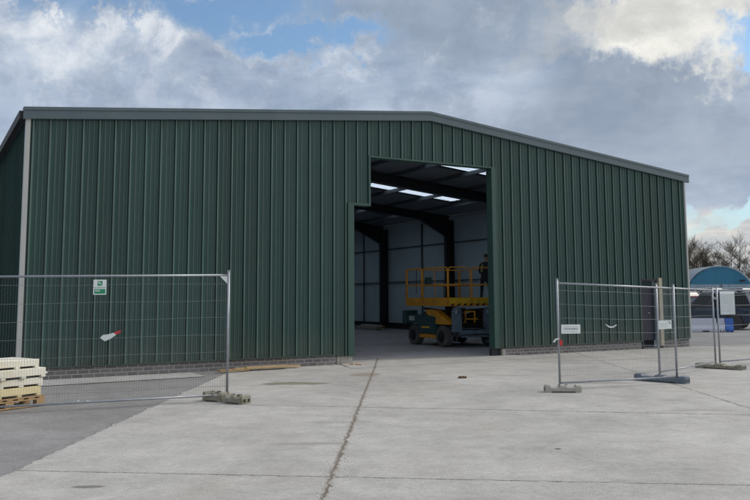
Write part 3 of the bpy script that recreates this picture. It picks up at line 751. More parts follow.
b = MB(); rg = random.Random(11)
def stone(x, y, s_):
    mt = Matrix.Translation((x, y, s_ * .5)) @ Euler((rg.uniform(0, 3), rg.uniform(0, 3), rg.uniform(0, 3))).to_matrix().to_4x4() @ Matrix.Diagonal((s_, s_ * .8, s_ * .6, 1))
    bmesh.ops.create_icosphere(b.bm, subdivisions=1, radius=1, matrix=mt)
for k in range(520):
    t_ = rg.random(); y = 6.9 + 13.5 * t_; x = -.5 + (y - 6.84) * .0249 + rg.gauss(0, .06 + .10 * t_); stone(x, y, rg.uniform(.002, .006))
for k in range(420): x = rg.uniform(-3.4, 9); stone(x, rg.uniform(7, 20), rg.uniform(.002, .0055))
for k in range(420):
    a = rg.uniform(0, 19.9); p = wl(a, -abs(rg.gauss(0, .22)) - .06); stone(p.x, p.y, rg.uniform(.004, .014))
for k in range(400): y = rg.uniform(6.5, 18.6); stone(-3.44 - (18.87 - y) * .011 - abs(rg.gauss(0, .05)) + .01, y, rg.uniform(.002, .006))
for k in range(500): stone(rg.uniform(-9, -3.6), rg.uniform(6.5, 16), rg.uniform(.002, .006))
for k in range(160): p = wl(rg.uniform(7.7, 12), rg.uniform(-.8, 2.5)); stone(p.x, p.y, rg.uniform(.004, .013))
tag(b.build('grit', M['grit'], recalc=False), 'scattered grit and small stones along the joints and the wall foot', 'grit', kind='stuff')

# loose boards inside
st = thing('board_pile', 'low pile of pale boards on the floor at the back of the shed', 'boards', wl(18.2, 17.2), TH + PI / 2 - .1)
for k in range(5):
    b = MB(); b.box((-.2 * (k % 2), -.22 + .05 * (k % 3), .03 + k * .045), (2.6 - .15 * k, .16 + .04 * (k % 2), .07 + k * .045)); b.build('board', M['plank'] if k % 2 else M['liner'], st)

# ------------------------------------------------------------------ scissor lift
lift = thing('scissor_lift', 'yellow scissor lift with dark teal chassis, chunky tyres and railed platform inside the doorway', 'scissor lift', wl(13.15, 3.55), TH)
LXW, LYL = 2.05, 2.55       # width (local x), length (local y)
def lift_wheel(cx, cy, sx):
    r, w = .345, .26
    x0 = cx
    b = MB(); prof = [(0, .20), (.0, r * .86), (.025, r * .94), (w - .025, r * .94), (w, r * .86), (w, .20)]
    b.lathe(prof, (x0, cy, r), 'x', 28)
    for k in range(18):
        a = 2 * PI * k / 18
        for s_ in (0, 1):
            aa = a + s_ * PI / 18
            mt = Matrix.Translation((x0 + w * (.27 + .46 * s_), cy, r)) @ Matrix.Rotation(aa, 4, 'X') @ Matrix.Translation((0, 0, r * .955)) @ Matrix.Rotation(.5 if s_ else -.5, 4, 'Z')
            b.box((-w * .27, -.022, -.02), (w * .27, .022, .018), mt)
    t = b.build('wheel', M['rubber'], lift)
    b = MB(); xr = x0 - .004 if sx < 0 else x0 + w - .03
    b.lathe([(0, .19), (.034, .19)], (xr, cy, r), 'x', 20); b.build('rim', M['dark'], t)
    b = MB(); b.lathe([(-.03, .07), (.06, .07)], (xr, cy, r), 'x', 12); b.build('hub', M['steel'], t)
lift_wheel(-.02, .62, -1); lift_wheel(-.02, 2.36, -1); lift_wheel(LXW - .24, .62, 1); lift_wheel(LXW - .24, 2.36, 1)
def lb_(lo, hi, nm, m, bev=.01, par=None):
    b = MB(); b.box(lo, hi, bev=bev); return b.build(nm, m, par or lift)
lb_((.28, .05, .36), (LXW - .28, 2.75, .62), 'chassis', M['liftgrey'])
for x0, x1 in ((.0, .27), (LXW - .27, LXW)):
    b = MB(); b.prism([(1.02, .42), (2.0, .42), (2.08, .74), (2.85, .76), (2.88, 1.02), (1.75, 1.06), (1.02, .98)], 'x', x0, x1); b.build('side_pod', M['liftdark'], lift)
    lb_((x0 + .01, 1.02, .27), (x1 - .01, 2.0, .40), 'side_step', M['orange'])
    b = MB(); b.prism([(.28, .74), (.95, .74), (1.60, 1.10), (1.60, 1.22), (1.1, 1.22), (.28, .86)], 'x', x0 + .03, x1); b.build('mudguard', M['orange'], lift)
lb_((-.006, 2.30, .84), (-.001, 2.62, .98), 'white_decal', M['paper'], 0)
lb_((-.006, 1.35, .60), (-.001, 1.85, .66), 'yellow_decal', M['yellow'], 0)
for z_, y_ in ((.90, 2.35), (.92, 2.45)): lb_((-.010, y_, .87), (-.0065, y_ + .04, .95), 'dark_decal', M['dark'], 0)
lb_((-.05, 2.80, .72), (.45, 3.02, 1.18), 'rear_box', M['liftdark'])
# front outriggers
def outrigger(x, y, s_):
    b = MB(); b.prism([(x - .05, .52), (x + .26, .52), (x + .24, 1.20), (x + .17, 1.30), (x + .02, 1.30), (x - .05, 1.18)], 'y', y - .09, y + .05); o_ = b.build('outrigger', M['liftgrey'], lift)
    b = MB(); b.tube([(x + .10, y - .02, .2), (x + .10, y - .02, .52)], .045, 10); b.build('jack_leg', M['steel'], o_)
    b = MB(); b.lathe([(.16, .05), (.17, .12), (.20, .12)], (x + .10, y - .02, 0), 'z', 16); b.build('jack_pad', M['liftgrey'], o_)
    b = MB(); b.box((x + .015, y - .096, 1.10), (x + .05, y - .091, 1.22)); b.build('label_plate', M['paper'], o_)
outrigger(.04, -.02, -1); outrigger(LXW - .74, .0, 1)
b = MB(); b.bar((.20, -.03, .50), (1.72, -.03, .50), .14, .13); b.bar((.34, -.02, .36), (1.66, -.02, .36), .07, .07); b.build('front_crossbeam', M['liftgrey'], lift)
b = MB(); b.tube([(.42, -.05, 1.1), (.45, -.12, .85), (.6, -.12, .66), (.9, -.08, .7), (1.1, -.02, .95)], .016, 6); b.tube([(.30, -.06, .60), (.8, -.10, .57), (1.2, -.08, .62), (1.6, -.05, .60)], .02, 6); b.build('hose', M['plastic_black'], lift)
# scissor stack
zs0, zs1 = .66, 1.24
for x in (.52, LXW - .62):
    for k in range(4):
        z0 = zs0 + (zs1 - zs0) * k / 4; z1 = zs0 + (zs1 - zs0) * (k + 1) / 4
        b = MB(); b.bar((x, .12, z0), (x, 2.45, z1), .06, .075); b.bar((x + .075, .12, z1), (x + .075, 2.45, z0), .06, .075); b.build('scissor_arm', M['liftarm'], lift)
b = MB()
for z in (.70, .86, 1.02, 1.20): b.tube([(.46, .13, z), (1.36, .13, z)], .028, 8)
b.build('scissor_pin', M['steel'], lift)
b = MB()
for x in (.55, .92): b.bar((x, .05, .80), (x, .05, 1.18), .04, .03)
b.bar((.53, .05, 1.16), (.94, .05, 1.16), .04, .04); b.bar((.53, .05, .92), (1.05, .05, .92), .04, .04); b.build('front_ladder', M['orange'], lift)
# platform
X0, X1, Y0, Y1 = -.12, LXW + .12, .02, 2.62; Z0, Z1 = 1.34, 2.60
lb_((X0, Y0, Z0), (X1, Y1, Z0 + .10), 'deck', M['orange'])
for a, c in (((X0, Y0), (X1, Y0)), ((X0, Y0), (X0, Y1)), ((X1, Y0), (X1, Y1)), ((X0, Y1), (X1, Y1))):
    b = MB(); b.bar((a[0], a[1], Z0 + .18), (c[0], c[1], Z0 + .18), .02, .19); b.build('toe_board', M['yellow'] if a[1] == c[1] == Y0 else M['orange'], lift)
for k in range(9):
    x = X0 + .06 + k * .25
    b = MB(); b.prism([(x, Z0 + .015), (x + .10, Z0 + .015), (x + .18, Z0 + .085), (x + .08, Z0 + .085)], 'y', Y0 - .006, Y0 - .001); b.build('chevron', M['chevron'], lift)
def rail(pts, r=.021, nm='guard_rail'):
    b = MB(); b.tube(pts, r, 8); return b.build(nm, M['yellow'] if nm == 'guard_rail_front' else M['orange'], lift, True)
def loop(a, c, z1=Z1):
    a, c = Vector(a), Vector(c); d = (c - a).normalized() * .09
    z0 = Z0 + .1
    rail([(a.x, a.y, z0), (a.x, a.y, z1 - .09), (a.x + d.x * .3, a.y + d.y * .3, z1 - .03), (a.x + d.x, a.y + d.y, z1), (c.x - d.x, c.y - d.y, z1), (c.x - d.x * .3, c.y - d.y * .3, z1 - .03), (c.x, c.y, z1 - .09), (c.x, c.y, z0)])
    rail([(a.x, a.y, (z0 + z1) / 2 + .02), (c.x, c.y, (z0 + z1) / 2 + .02)])
loop((X0, Y0), (X0 + .86, Y0)); loop((X0 + .93, Y0), (X1, Y0))
loop((X0, Y0 + .05), (X0, 1.55)); loop((X0, 1.62), (X0, Y1)); loop((X1, Y0 + .05), (X1, Y1)); loop((X0 + .04, Y1), (X1 - .04, Y1))
rail([(X0 - .0, .8, Z0 + .1), (X0, .8, Z0 + .7), (X0 + .02, .9, Z1)], .014)
b = MB(); b.tube([(X0 + .03, 2.0, Z1), (X0 + .05, 2.02, 2.3), (X0 + .03, 2.0, 2.0), (X0 + .06, 2.05, 1.75)], .012, 6); b.build('cable', M['plastic_black'], lift)
b = MB(); b.tube([(X0 + .03, .32, Z0 + .8), (X0 + .0, .30, Z0 + .5), (X0 + .06, .34, Z0 + .2)], .012, 6); b.build('cable', M['plastic_black'], lift)
lb_((X0 + .05, 1.3, 2.02), (X0 + .20, 1.5, 2.3), 'control_box', M['liftdark'])

# ------------------------------------------------------------------ person
def skin_mesh(verts, edges, radii, name, root=0, sub=2):
    me = bpy.data.meshes.new(name); me.from_pydata(verts, edges, []); me.update()
    o = bpy.data.objects.new(name, me); COL.objects.link(o)
    md = o.modifiers.new('s', 'SKIN'); md.use_smooth_shade = True
    lay = me.skin_vertices[0].data if me.skin_vertices else None
    if lay is None:
        bm = bmesh.new(); bm.from_mesh(me); bm.verts.layers.skin.verify(); bm.to_mesh(me); bm.free(); lay = me.skin_vertices[0].data
    for i, r in enumerate(radii): lay[i].radius = r if isinstance(r, tuple) else (r, r)
    for i in range(len(radii)): lay[i].use_root = (i == root)
    s = o.modifiers.new('u', 'SUBSURF'); s.levels = sub; s.render_levels = sub
    dg = bpy.context.evaluated_depsgraph_get(); ev = o.evaluated_get(dg); nm = bpy.data.meshes.new_from_object(ev)
    bpy.data.objects.remove(o); return nm
pv, pe, prd = [], [], []
def pa(v, r, par=None):
    pv.append(v); prd.append(r)
    if par is not None: pe.append((par, len(pv) - 1))
    return len(pv) - 1
# person faces local -x..: leans forward over the rail (towards -y), slightly stooped
pel = pa((0, 0, .86), (.15, .11)); wst = pa((0, -.02, 1.02), (.135, .10), pel); chs = pa((0, -.07, 1.22), (.165, .115), wst); shl = pa((0, -.12, 1.34), (.13, .085), chs)
nk = pa((0, -.15, 1.42), .052, shl); h0 = pa((0, -.18, 1.48), (.062, .075), nk); h1 = pa((0, -.20, 1.56), (.075, .095), h0); h2 = pa((0, -.195, 1.63), (.062, .08), h1)
nose = pa((0, -.31, 1.535), .012, h1)
for s_ in (-1, 1):
    hip = pa((s_ * .10, 0, .80), .085, pel); kn = pa((s_ * .12, -.04 + .06 * s_, .46), .058, hip); an = pa((s_ * .125, .02 + .08 * s_, .10), .042, kn); to = pa((s_ * .14, -.16 + .08 * s_, .04), (.042, .032), an)
    sh = pa((s_ * .19, -.12, 1.32), .058, shl); el = pa((s_ * .25, -.16, 1.06), .042, sh); wr = pa((s_ * .20, -.36, .99), .030, el); pm = pa((s_ * .18, -.44, 1.00), (.040, .020), wr)
    pm2 = pa((s_ * .175, -.475, 1.0), (.042, .016), pm)
    for f in range(4):
        off = (f - 1.5) * .021; ln = (.030, .036, .034, .026)[f]
        a = pa((s_ * .175 + off, -.505, 1.0), .009, pm2); c = pa((s_ * .175 + off, -.505 - ln, .985), .0085, a); pa((s_ * .175 + off, -.505 - ln * 1.1, .955), .0075, c)
    t1 = pa((s_ * .175 - s_ * .045, -.45, .99), .010, pm); pa((s_ * .175 - s_ * .055, -.485, .97), .009, t1)
pm_ = skin_mesh(pv, pe, prd, 'body')
person = thing('person', 'person in dark clothes with a pale yellow hi-vis strip standing on the lift platform', 'person', wl(13.15 + 2.06, 3.55 + .95, Z0 + .10), TH + 2.2)
for mm in (M['clothdark'], M['skin'], M['boot']): pm_.materials.append(mm)
for p in pm_.polygons:
    c = p.center; p.use_smooth = True
    p.material_index = 1 if (c.z > 1.41 or (c.y < -.37 and .9 < c.z < 1.1)) else (2 if c.z < .13 else 0)
body = bpy.data.objects.new('body', pm_); COL.objects.link(body); body.parent = person
b = MB()
for k in range(7):   # hair cap
    a = PI * k / 12
hb = MB(); bmesh.ops.create_uvsphere(hb.bm, u_segments=16, v_segments=10, radius=1)
for v in hb.bm.verts: v.co = Vector((v.co.x * .088, v.co.y * .108 - .185, v.co.z * .085 + 1.605))
bmesh.ops.delete(hb.bm, geom=[v for v in hb.bm.verts if v.co.z < 1.56 or (v.co.y < -.245 and v.co.z < 1.62)], context='VERTS')
hb.build('hair', M['hair'], person, True)
for s_ in (-1, 1):
    e = MB(); bmesh.ops.create_icosphere(e.bm, subdivisions=2, radius=.011, matrix=Matrix.Translation((s_ * .030, -.288, 1.565))); e.build('eye', M['paper'], person, True)
    e = MB(); bmesh.ops.create_icosphere(e.bm, subdivisions=2, radius=.02, matrix=Matrix.Translation((s_ * .079, -.195, 1.555)) @ Matrix.Diagonal((.4, .9, 1.4, 1))); e.build('ear', M['skin'], person, True)
e = MB(); e.box((-.02, -.288, 1.502), (.02, -.268, 1.508)); e.build('mouth', M['red'], person)
# hi-vis straps: band over each shoulder down front and back, offset from the torso
def strap(x):
    b = MB(); pts = [(x, -.235, 1.10), (x, -.245, 1.22), (x * .9, -.225, 1.33), (x * .8, -.17, 1.405), (x * .8, -.08, 1.40), (x * .9, -.01, 1.32), (x, .055, 1.2), (x, .075, 1.05)]
    rings = [[b.bm.verts.new((p[0] + o_, p[1], p[2])) for o_ in (-.04, .04)] for p in pts]
    for a, c in zip(rings, rings[1:]): b.bm.faces.new((a[0], a[1], c[1], c[0]))
    bmesh.ops.solidify(b.bm, geom=b.bm.faces[:], thickness=.008)
    b.build('hi_vis_strip', M['hivis'], person)
strap(.10)

# ------------------------------------------------------------------ vehicles
def make_car(name, label, cat, paint, L_=4.3, W_=1.78, H_=1.48, kind='hatch', detail=True):
    t = thing(name, label, cat)
    hl, hw = L_ / 2, W_ / 2; zs = H_ * .60
    if kind == 'suv':
        st = [(-hl, .80, .55, .80), (-hl + .06, .93, .40, 1.0), (-hl + .25, .98, .32, 1.07), (-1.35, 1, .30, 1.09), (-.3, 1, .30, 1.08), (.9, 1, .30, 1.05), (1.35, .99, .30, 1.0), (hl - .35, .95, .30, .95), (hl - .08, .88, .38, .82), (hl, .74, .48, .70)]
        gh = [(-hl + .14, 1.06, -hl + .42, H_), (hl - 1.75, 1.05, hl - 2.35, H_ - .02)]
    else:
        st = [(-hl, .80, .48, .70), (-hl + .06, .92, .36, .88), (-hl + .25, .97, .25, .95), (-1.2, 1, .20, .97), (-.3, 1, .20, .95), (.8, 1, .20, .92), (1.2, .98, .22, .88), (hl - .3, .93, .24, .78), (hl - .06, .84, .32, .66), (hl, .72, .42, .58)]
        gh = [(-hl + .12, .95, -hl + .50, H_), (hl - 1.15, .91, hl - 1.95, H_ - .02)]
    wr = .36 if kind == 'suv' else .31
    axle = (-hl + .92, hl - .88)
    # body: dense stations so that the wheel arches are cut into the side
    b = MB(); xs = sorted(set([s[0] for s in st] + [a + wr * 1.18 * math.cos(PI * k / 10) for a in axle for k in range(11)]))
    def interp(x):
        for s0, s1 in zip(st, st[1:]):
            if s0[0] <= x <= s1[0] + 1e-6:
                f = (x - s0[0]) / (s1[0] - s0[0]); return [s0[i] + (s1[i] - s0[i]) * f for i in (1, 2, 3)]
        return st[-1][1:]
    rings = []
    for x in xs:
        w, zb, zt = interp(x); w *= hw; za = zb
        for a in axle:
            d = abs(x - a)
            if d <= wr * 1.18 + 1e-6: za = max(zb, wr + math.sqrt(max(0, (wr * 1.18) ** 2 - d * d)))
        za = min(za, zt - .12)
        hf = [(0, zb), (w * .72, zb), (w * .72, za), (w * .985, za), (w, za + (zt - za) * .35), (w * .985, za + (zt - za) * .78), (w * .93, zt), (w * .5, zt + .03), (0, zt + .04)]
        rings.append([b.bm.verts.new((x, y, z)) for y, z in hf] + [b.bm.verts.new((x, -y, z)) for y, z in hf[-2:0:-1]])
    n = len(rings[0])
    for p, q in zip(rings, rings[1:]):
        for k in range(n): b.bm.faces.new((p[k], p[(k + 1) % n], q[(k + 1) % n], q[k]))
    b.bm.faces.new(rings[0]); b.bm.faces.new(rings[-1])
    b.build('body', M[paint], t)
    (xr, zr, xrt, zrt), (xf, zf, xft, zft) = gh
    wb, wt = hw * .93, hw * .74
    def ring(inset, zoff=0):
        return [Vector(p) for p in ((xr + inset, -wb + inset, zr), (xf - inset, -wb + inset, zf), (xft - inset, -wt + inset, zft - zoff), (xrt + inset, -wt + inset, zrt - zoff), (xr + inset, wb - inset, zr), (xf - inset, wb - inset, zf), (xft - inset, wt - inset, zft - zoff), (xrt + inset, wt - inset, zrt - zoff))]
    v = ring(.0, .05); b = MB(); vv = [b.bm.verts.new(p) for p in v]
    for f in ((0, 1, 2, 3), (4, 7, 6, 5), (1, 5, 6, 2), (0, 3, 7, 4), (3, 2, 6, 7)): b.bm.faces.new([vv[i] for i in f])
    b.build('windows', M['glass'], t)
    v = ring(.0, .0)
    b = MB(); r_ = .045
    for i, j in ((0, 3), (1, 2), (4, 7), (5, 6)): b.bar(v[i], v[j], r_ * 1.5, r_ * 1.5)
    for y_ in (-1, 1):
        for f in ((.36, .40), (.70,) * 2):
            f0, f1 = f; p = Vector((xr + (xf - xr) * f0, y_ * wb, zr + (zf - zr) * f0)); q = Vector((xrt + (xft - xrt) * f1, y_ * wt, zrt)); b.bar(p, q, .05, .05)
        b.bar((xr, y_ * wb, zr + .0), (xf, y_ * wb, zf), .06, .05)
    rt = [Vector((xrt - .02, -wt, zrt - .06)), Vector((xft + .02, -wt, zft - .06)), Vector((xft + .02, wt, zft - .06)), Vector((xrt - .02, wt, zrt - .06))]
    lo = [b.bm.verts.new(p) for p in rt]; mid = [b.bm.verts.new(p + Vector((0, 0, .05))) for p in rt]
    c = sum(rt, Vector()) / 4
    hi = [b.bm.verts.new(p + (c - p) * .12 + Vector((0, 0, .085))) for p in rt]
    for A_, B_ in ((lo, mid), (mid, hi)):
        for k in range(4): b.bm.faces.new((A_[k], A_[(k + 1) % 4], B_[(k + 1) % 4], B_[k]))
    b.bm.faces.new(hi); b.bm.faces.new(lo[::-1]); b.build('roof', M[paint], t)
    for a in axle:
        for y_ in (-1, 1):
            yo = y_ * (hw - .02); 
            b = MB(); b.lathe([(min(yo, yo - y_ * .22), wr * .62), (min(yo, yo - y_ * .22), wr * .93), (min(yo, yo - y_ * .22) + .03, wr), (max(yo, yo - y_ * .22) - .03, wr), (max(yo, yo - y_ * .22), wr * .93), (max(yo, yo - y_ * .22), wr * .62)], (a, 0, wr), 'y', 22)
            wh_ = b.build('wheel', M['tyre'], t)
            b = MB(); yy = yo - (.035 if y_ > 0 else .0); b.lathe([(0, wr * .61), (.02, wr * .58), (.035, wr * .1)] if y_ > 0 else [(.035, wr * .61), (.015, wr * .58), (.0, wr * .1)], (a, yy, wr), 'y', 20); b.build('rim', M['rim'], wh_)
    zt_ = .92 if kind == 'suv' else .80
    for y_ in (-1, 1):
        b = MB(); b.box((-hl + .015, y_ * hw * .66 - .13, zt_ - .09), (-hl + .20, y_ * hw * .66 + .13, zt_ + .10), bev=.02); b.build('tail_light', M['lamp_red'], t)
        b = MB(); b.box((hl - .22, y_ * hw * .62 - .15, zt_ - .20), (hl - .04, y_ * hw * .62 + .15, zt_ - .07), bev=.02); b.build('headlight', M['lamp_clear'], t)
        b = MB(); b.box((xf - .25, y_ * (hw + .08) - .09, zf - .0), (xf - .12, y_ * (hw + .08) + .09, zf + .15), bev=.02); b.build('wing_mirror', M['plastic_black'], t)
    b = MB(); b.box((-hl - .03, -hw * .78, .30 + (.1 if kind == 'suv' else 0)), (-hl + .12, hw * .78, .50 + (.1 if kind == 'suv' else 0)), bev=.03); b.build('rear_bumper', M['plastic_black'], t)
    b = MB(); b.box((hl - .12, -hw * .72, .28), (hl + .02, hw * .72, .46), bev=.03); b.build('front_bumper', M['plastic_black'], t)
    b = MB(); b.box((-hl - .012, -.26, .70), (-hl + .03, .26, .81)); b.build('number_plate', M['yellow'], t)
    return t
suv = make_car('parked_car', 'dark blue off-road estate car behind the white and blue barriers', 'car', 'car_navy', 4.75, 1.92, 1.74, 'suv')
def car_at(t, x, y, ang): t.location = (x, y, gz(y)); t.rotation_euler = (0, 0, ang)
car_at(suv, 16.05, 40.4, PI - .6)
hat = make_car('parked_car', 'red hatchback half hidden by the shed corner behind the dark blue car', 'car', 'car_redp')
car_at(hat, 18.2, 47.0, PI + .15)
paints = [('car_white', 'white'), ('car_silver', 'silver'), ('car_white', 'white'), ('car_greyp', 'grey'), ('car_blackp', 'black'), ('car_silver', 'silver'), ('car_bluep', 'blue')]
rowinfo = [(54, 'nearest row'), (62, 'second row'), (71, 'third row'), (81, 'farthest row')]
for ri, (yy, rn) in enumerate(rowinfo):
    x = yy * .36 + (3.2 if ri == 0 else 0)
    k = 0
    while x < yy * .50 + 6:
        pn, cn = paints[(k * 3 + ri * 2) % 7]
        place = ['seen past the shed corner', 'left of the square notice', 'just above the square notice', 'right of the square notice', 'by the right edge', 'beyond the right edge', 'farther right', 'farther right still', 'at the end', 'at the end']
        dup(hat, (x, yy + random.uniform(-.3, .3), gz(yy)), PI / 2 + random.uniform(-.05, .05) + (.5 if ri % 2 else .3), '%s parked car in the %s, %s' % (cn, rn, place[min(k, 9)]), 'cars parked in rows beyond the yard', pn)
        x += 2.9; k += 1
hat['group'] = 'cars parked in rows beyond the yard'

# barriers
def barrier(label, x, y, rot, L_, m, group='plastic road barriers'):
    t = thing('road_barrier', label, 'barrier', (x, y, gz(y)), rot, group)
    b = MB(); prof = [(-.28, .0), (-.28, .14), (-.15, .30), (-.11, .60), (.11, .60), (.15, .30), (.28, .14), (.28, 0)]
    b.prism(prof, 'x', -L_ / 2, L_ / 2); bmesh.ops.bevel(b.bm, geom=b.bm.edges[:], offset=.02, segments=2, affect='EDGES'); b.build('shell', m, t)
    for x_ in (-L_ * .25, L_ * .25):
        b = MB(); b.box((x_ - L_ * .07, -.284, .0), (x_ + L_ * .07, .284, .07)); b.build('fork_slot', M['dark'], t)
    b = MB(); b.lathe([(.595, .05), (.62, .05)], (0, 0, 0), 'z', 12); b.build('filler_cap', M['dark'], t)
barrier('long white plastic road barrier beside the dark blue car', 14.02, 37.0, -.06, 2.1, M['bwhite'])
barrier('white plastic road barrier end standing against the blue one', 15.30, 36.85, -.35, .26, M['bwhite'])
barrier('bright blue plastic road barrier by the rear wheel of the dark blue car', 15.60, 36.72, -.35, .34, M['bblue'])

# far yard fence and arched hut
t = thing('sheet_fence', 'pale blue grey sheet fence running below the arched blue hut', 'fence', (43, 92.5, gz(92)), -.02)
b = MB(); pts = []
x = -26.0
while x < 40: pts += [(x, 0), (x + .35, 0), (x + .45, -.06), (x + .8, -.06)]; x += .9
for p, q in zip(pts, pts[1:]): b.quad((p[0], p[1], 0), (q[0], q[1], 0), (q[0], q[1], 1.85), (p[0], p[1], 1.85))
bmesh.ops.solidify(b.bm, geom=b.bm.faces[:], thickness=.03); b.build('sheeting', M['yardfence'], t)
b = MB(); x = -26
while x < 40: b.box((x, -.14, 0), (x + .1, -.065, 1.9)); x += 3.6
b.build('posts', M['purlin'], t)
hut = thing('arched_hut', 'blue gabled hut with a pale curved roof beyond the parked cars', 'hut', (41.6, 100, .9), -.10)
RH = 4.35
arc = [(RH * math.cos(PI * k / 24), RH * math.sin(PI * k / 24)) for k in range(25)]
b = MB(); b.prism([(x * .97, z * .97) for x, z in arc], 'y', 0, .2); b.build('gable', M['hutblue'], hut)
b = MB()
for (x0, z0), (x1, z1) in zip(arc, arc[1:]): b.quad((x0, -.25, z0), (x1, -.25, z1), (x1, 22, z1), (x0, 22, z0))
bmesh.ops.solidify(b.bm, geom=b.bm.faces[:], thickness=.10); b.build('curved_roof', M['hutroof'], hut)
b = MB(); b.prism([(x * .97, z * .97) for x, z in arc], 'y', 21.6, 21.8); b.build('gable', M['hutblue'], hut)
b = MB(); b.tube([(2.35, -.3, 2.4), (2.35, -.6, 2.5)], .05, 8); b.box((2.2, -.75, 2.35), (2.75, -.45, 2.6)); b.build('floodlight', M['steel'], hut)

# ------------------------------------------------------------------ bare trees
def bare_tree(label, x, y, H, seed, tw, spread=1.0, lean=0):
    rnd = random.Random(seed)
    t = thing('bare_tree', label, 'tree', (x, y, gz(y) - .05), rnd.uniform(0, 6), 'bare winter trees behind the hut')
    bt, bc = MB(), MB()
    cnt = [0]
    def tri(b, p, q, r0, r1, n=3):
        d = (q - p)
        if d.length < 1e-4: return
        d.normalize(); u = Vector((0, 0, 1)) if abs(d.z) < .9 else Vector((1, 0, 0)); r_ = d.cross(u).normalized(); u = r_.cross(d)
        A_ = [b.bm.verts.new(p + (r_ * math.cos(2 * PI * k / n) + u * math.sin(2 * PI * k / n)) * r0) for k in range(n)]
        B_ = [b.bm.verts.new(q + (r_ * math.cos(2 * PI * k / n) + u * math.sin(2 * PI * k / n)) * r1) for k in range(n)]
        for k in range(n): b.bm.faces.new((A_[k], A_[(k + 1) % n], B_[(k + 1) % n], B_[k]))
    def grow(p, d, l, r, dep):
        n = 3; q = p
        for i in range(n):
            d = (d + Vector((rnd.uniform(-1, 1), rnd.uniform(-1, 1), rnd.uniform(-.3, .6))) * .16).normalized()
            q2 = q + d * (l / n); r0 = r * (1 - .3 * i / n); r1 = r * (1 - .3 * (i + 1) / n)
            tri(bc, q, q2, r0, r1, 4 if dep < 2 else 3); q = q2
            if dep < 5 and i > 0 or (dep >= 2 and dep < 5):
                k_ = 1 if dep < 3 else 2
                for _ in range(k_):
                    ax = Vector((rnd.uniform(-1, 1), rnd.uniform(-1, 1), rnd.uniform(-.2, .9))).normalized()
                    nd = (d * .6 + ax * .85 * spread).normalized()
                    grow(q, nd, l * rnd.uniform(.5, .72), max(.0095, r1 * .5), dep + 1)
        if dep < 5: grow(q, d, l * .7, max(.0095, r * .58), dep + 1)
    p = Vector((0, 0, 0)); d = Vector((lean, 0, 1)).normalized(); r = H * .017; tp = [p.copy()]; rr = [r * 1.3]
    nseg = 6
    for i in range(nseg):
        d = (d + Vector((rnd.uniform(-1, 1), rnd.uniform(-1, 1), .8)) * .07).normalized(); p = p + d * (H * .62 / nseg); tp.append(p.copy()); rr.append(r * (1 - .6 * (i + 1) / nseg))
        if i >= 1:
            for _ in range(2):
                a = rnd.uniform(0, 6.28); nd = Vector((math.cos(a) * .8 * spread, math.sin(a) * .8 * spread, rnd.uniform(.35, 1.0))).normalized()
                grow(p.copy(), nd, H * rnd.uniform(.19, .30) * (1 - .05 * i), rr[-1] * .45, 2)
    grow(p, d, H * .2, rr[-1], 2)
    bt.tube(tp, rr, 8); bt.build('trunk', M['bark'], t, True); bc.build('crown', tw, t, recalc=False)
    return t
T0 = [bare_tree('', 37.4, 112, 8.8, 3, M['twig']), bare_tree('', 41.0, 110, 8.0, 8, M['twig2'], 1.1), bare_tree('', 44.0, 114, 8.2, 12, M['twig']), bare_tree('', 47.5, 110, 7.6, 21, M['twig2'], 1.2)]
labs = ['tall bare tree immediately right of the shed corner', 'bushy bare tree above the left slope of the arched hut', 'bare tree rising behind the crown of the arched hut', 'low spreading bare tree right of the arched hut']
for o, l_ in zip(T0, labs): o['label'] = l_
more = [(39.3, 116, .95, 1, 'dark bare tree in the back rank between the corner tree and the hut'), (42.6, 118, .9, 0, 'thin bare tree in the back rank over the hut'), (46.0, 117, .85, 2, 'back rank bare tree over the right slope of the hut'),
        (49.8, 113, 1.0, 0, 'tall bare tree at the right edge of the photo'), (51.8, 110, 1.05, 1, 'olive tinted bare tree at the far right edge'), (48.9, 119, .9, 3, 'spreading bare tree behind the one at the right edge'),
        (35.6, 115, .95, 2, 'bare tree mostly hidden behind the shed corner'), (54.5, 113, 1.0, 2, 'bare tree just outside the right edge'), (57.5, 111, .95, 0, 'bare tree farther outside the right edge'), (38.2, 121, 1.0, 1, 'hazy bare tree in the rear line beside the shed corner'), (39.6, 113.5, .85, 2, 'short dense bare tree in front of the rear line, left of the hut crown'), (42.2, 113, .85, 3, 'short dense bare tree straight behind the hut crown'), (45.6, 113.4, .88, 1, 'short olive bare tree behind the right slope of the hut'), (40.3, 122, .98, 3, 'rear line bare tree over the pale side of the curved roof'), (44.6, 121, 1.0, 1, 'rear line bare tree with wide crown over the hut ridge'), (47.4, 122, 1.02, 0, 'rear line bare tree between the hut and the right edge')]
for i, (x, y, s_, src, lab) in enumerate(more):
    o = dup(T0[src], (x, y, gz(y) - .05), i * 1.37, lab, 'bare winter trees behind the hut'); o.scale = (s_, s_, s_)
# scrubby hedge below the trees: uncountable brush
b = MB(); rnd = random.Random(5)
for k in range(5200):
    x = rnd.uniform(28, 75); y = rnd.uniform(106, 112); h = rnd.uniform(1.2, 3.4); z = gz(y)
    p = Vector((x, y, z + rnd.random() * h * .4)); q = p + Vector((rnd.uniform(-.5, .5), rnd.uniform(-.5, .5), h * .7)); r_ = rnd.uniform(.012, .03)
    vs = [b.bm.verts.new(v) for v in (p + Vector((-r_, 0, 0)), p + Vector((r_, 0, 0)), q)]; b.bm.faces.new(vs)
o = b.build('scrub', M['twig2'], recalc=False); tag(o, 'tangled brown scrub at the foot of the bare trees', 'scrub', kind='stuff')

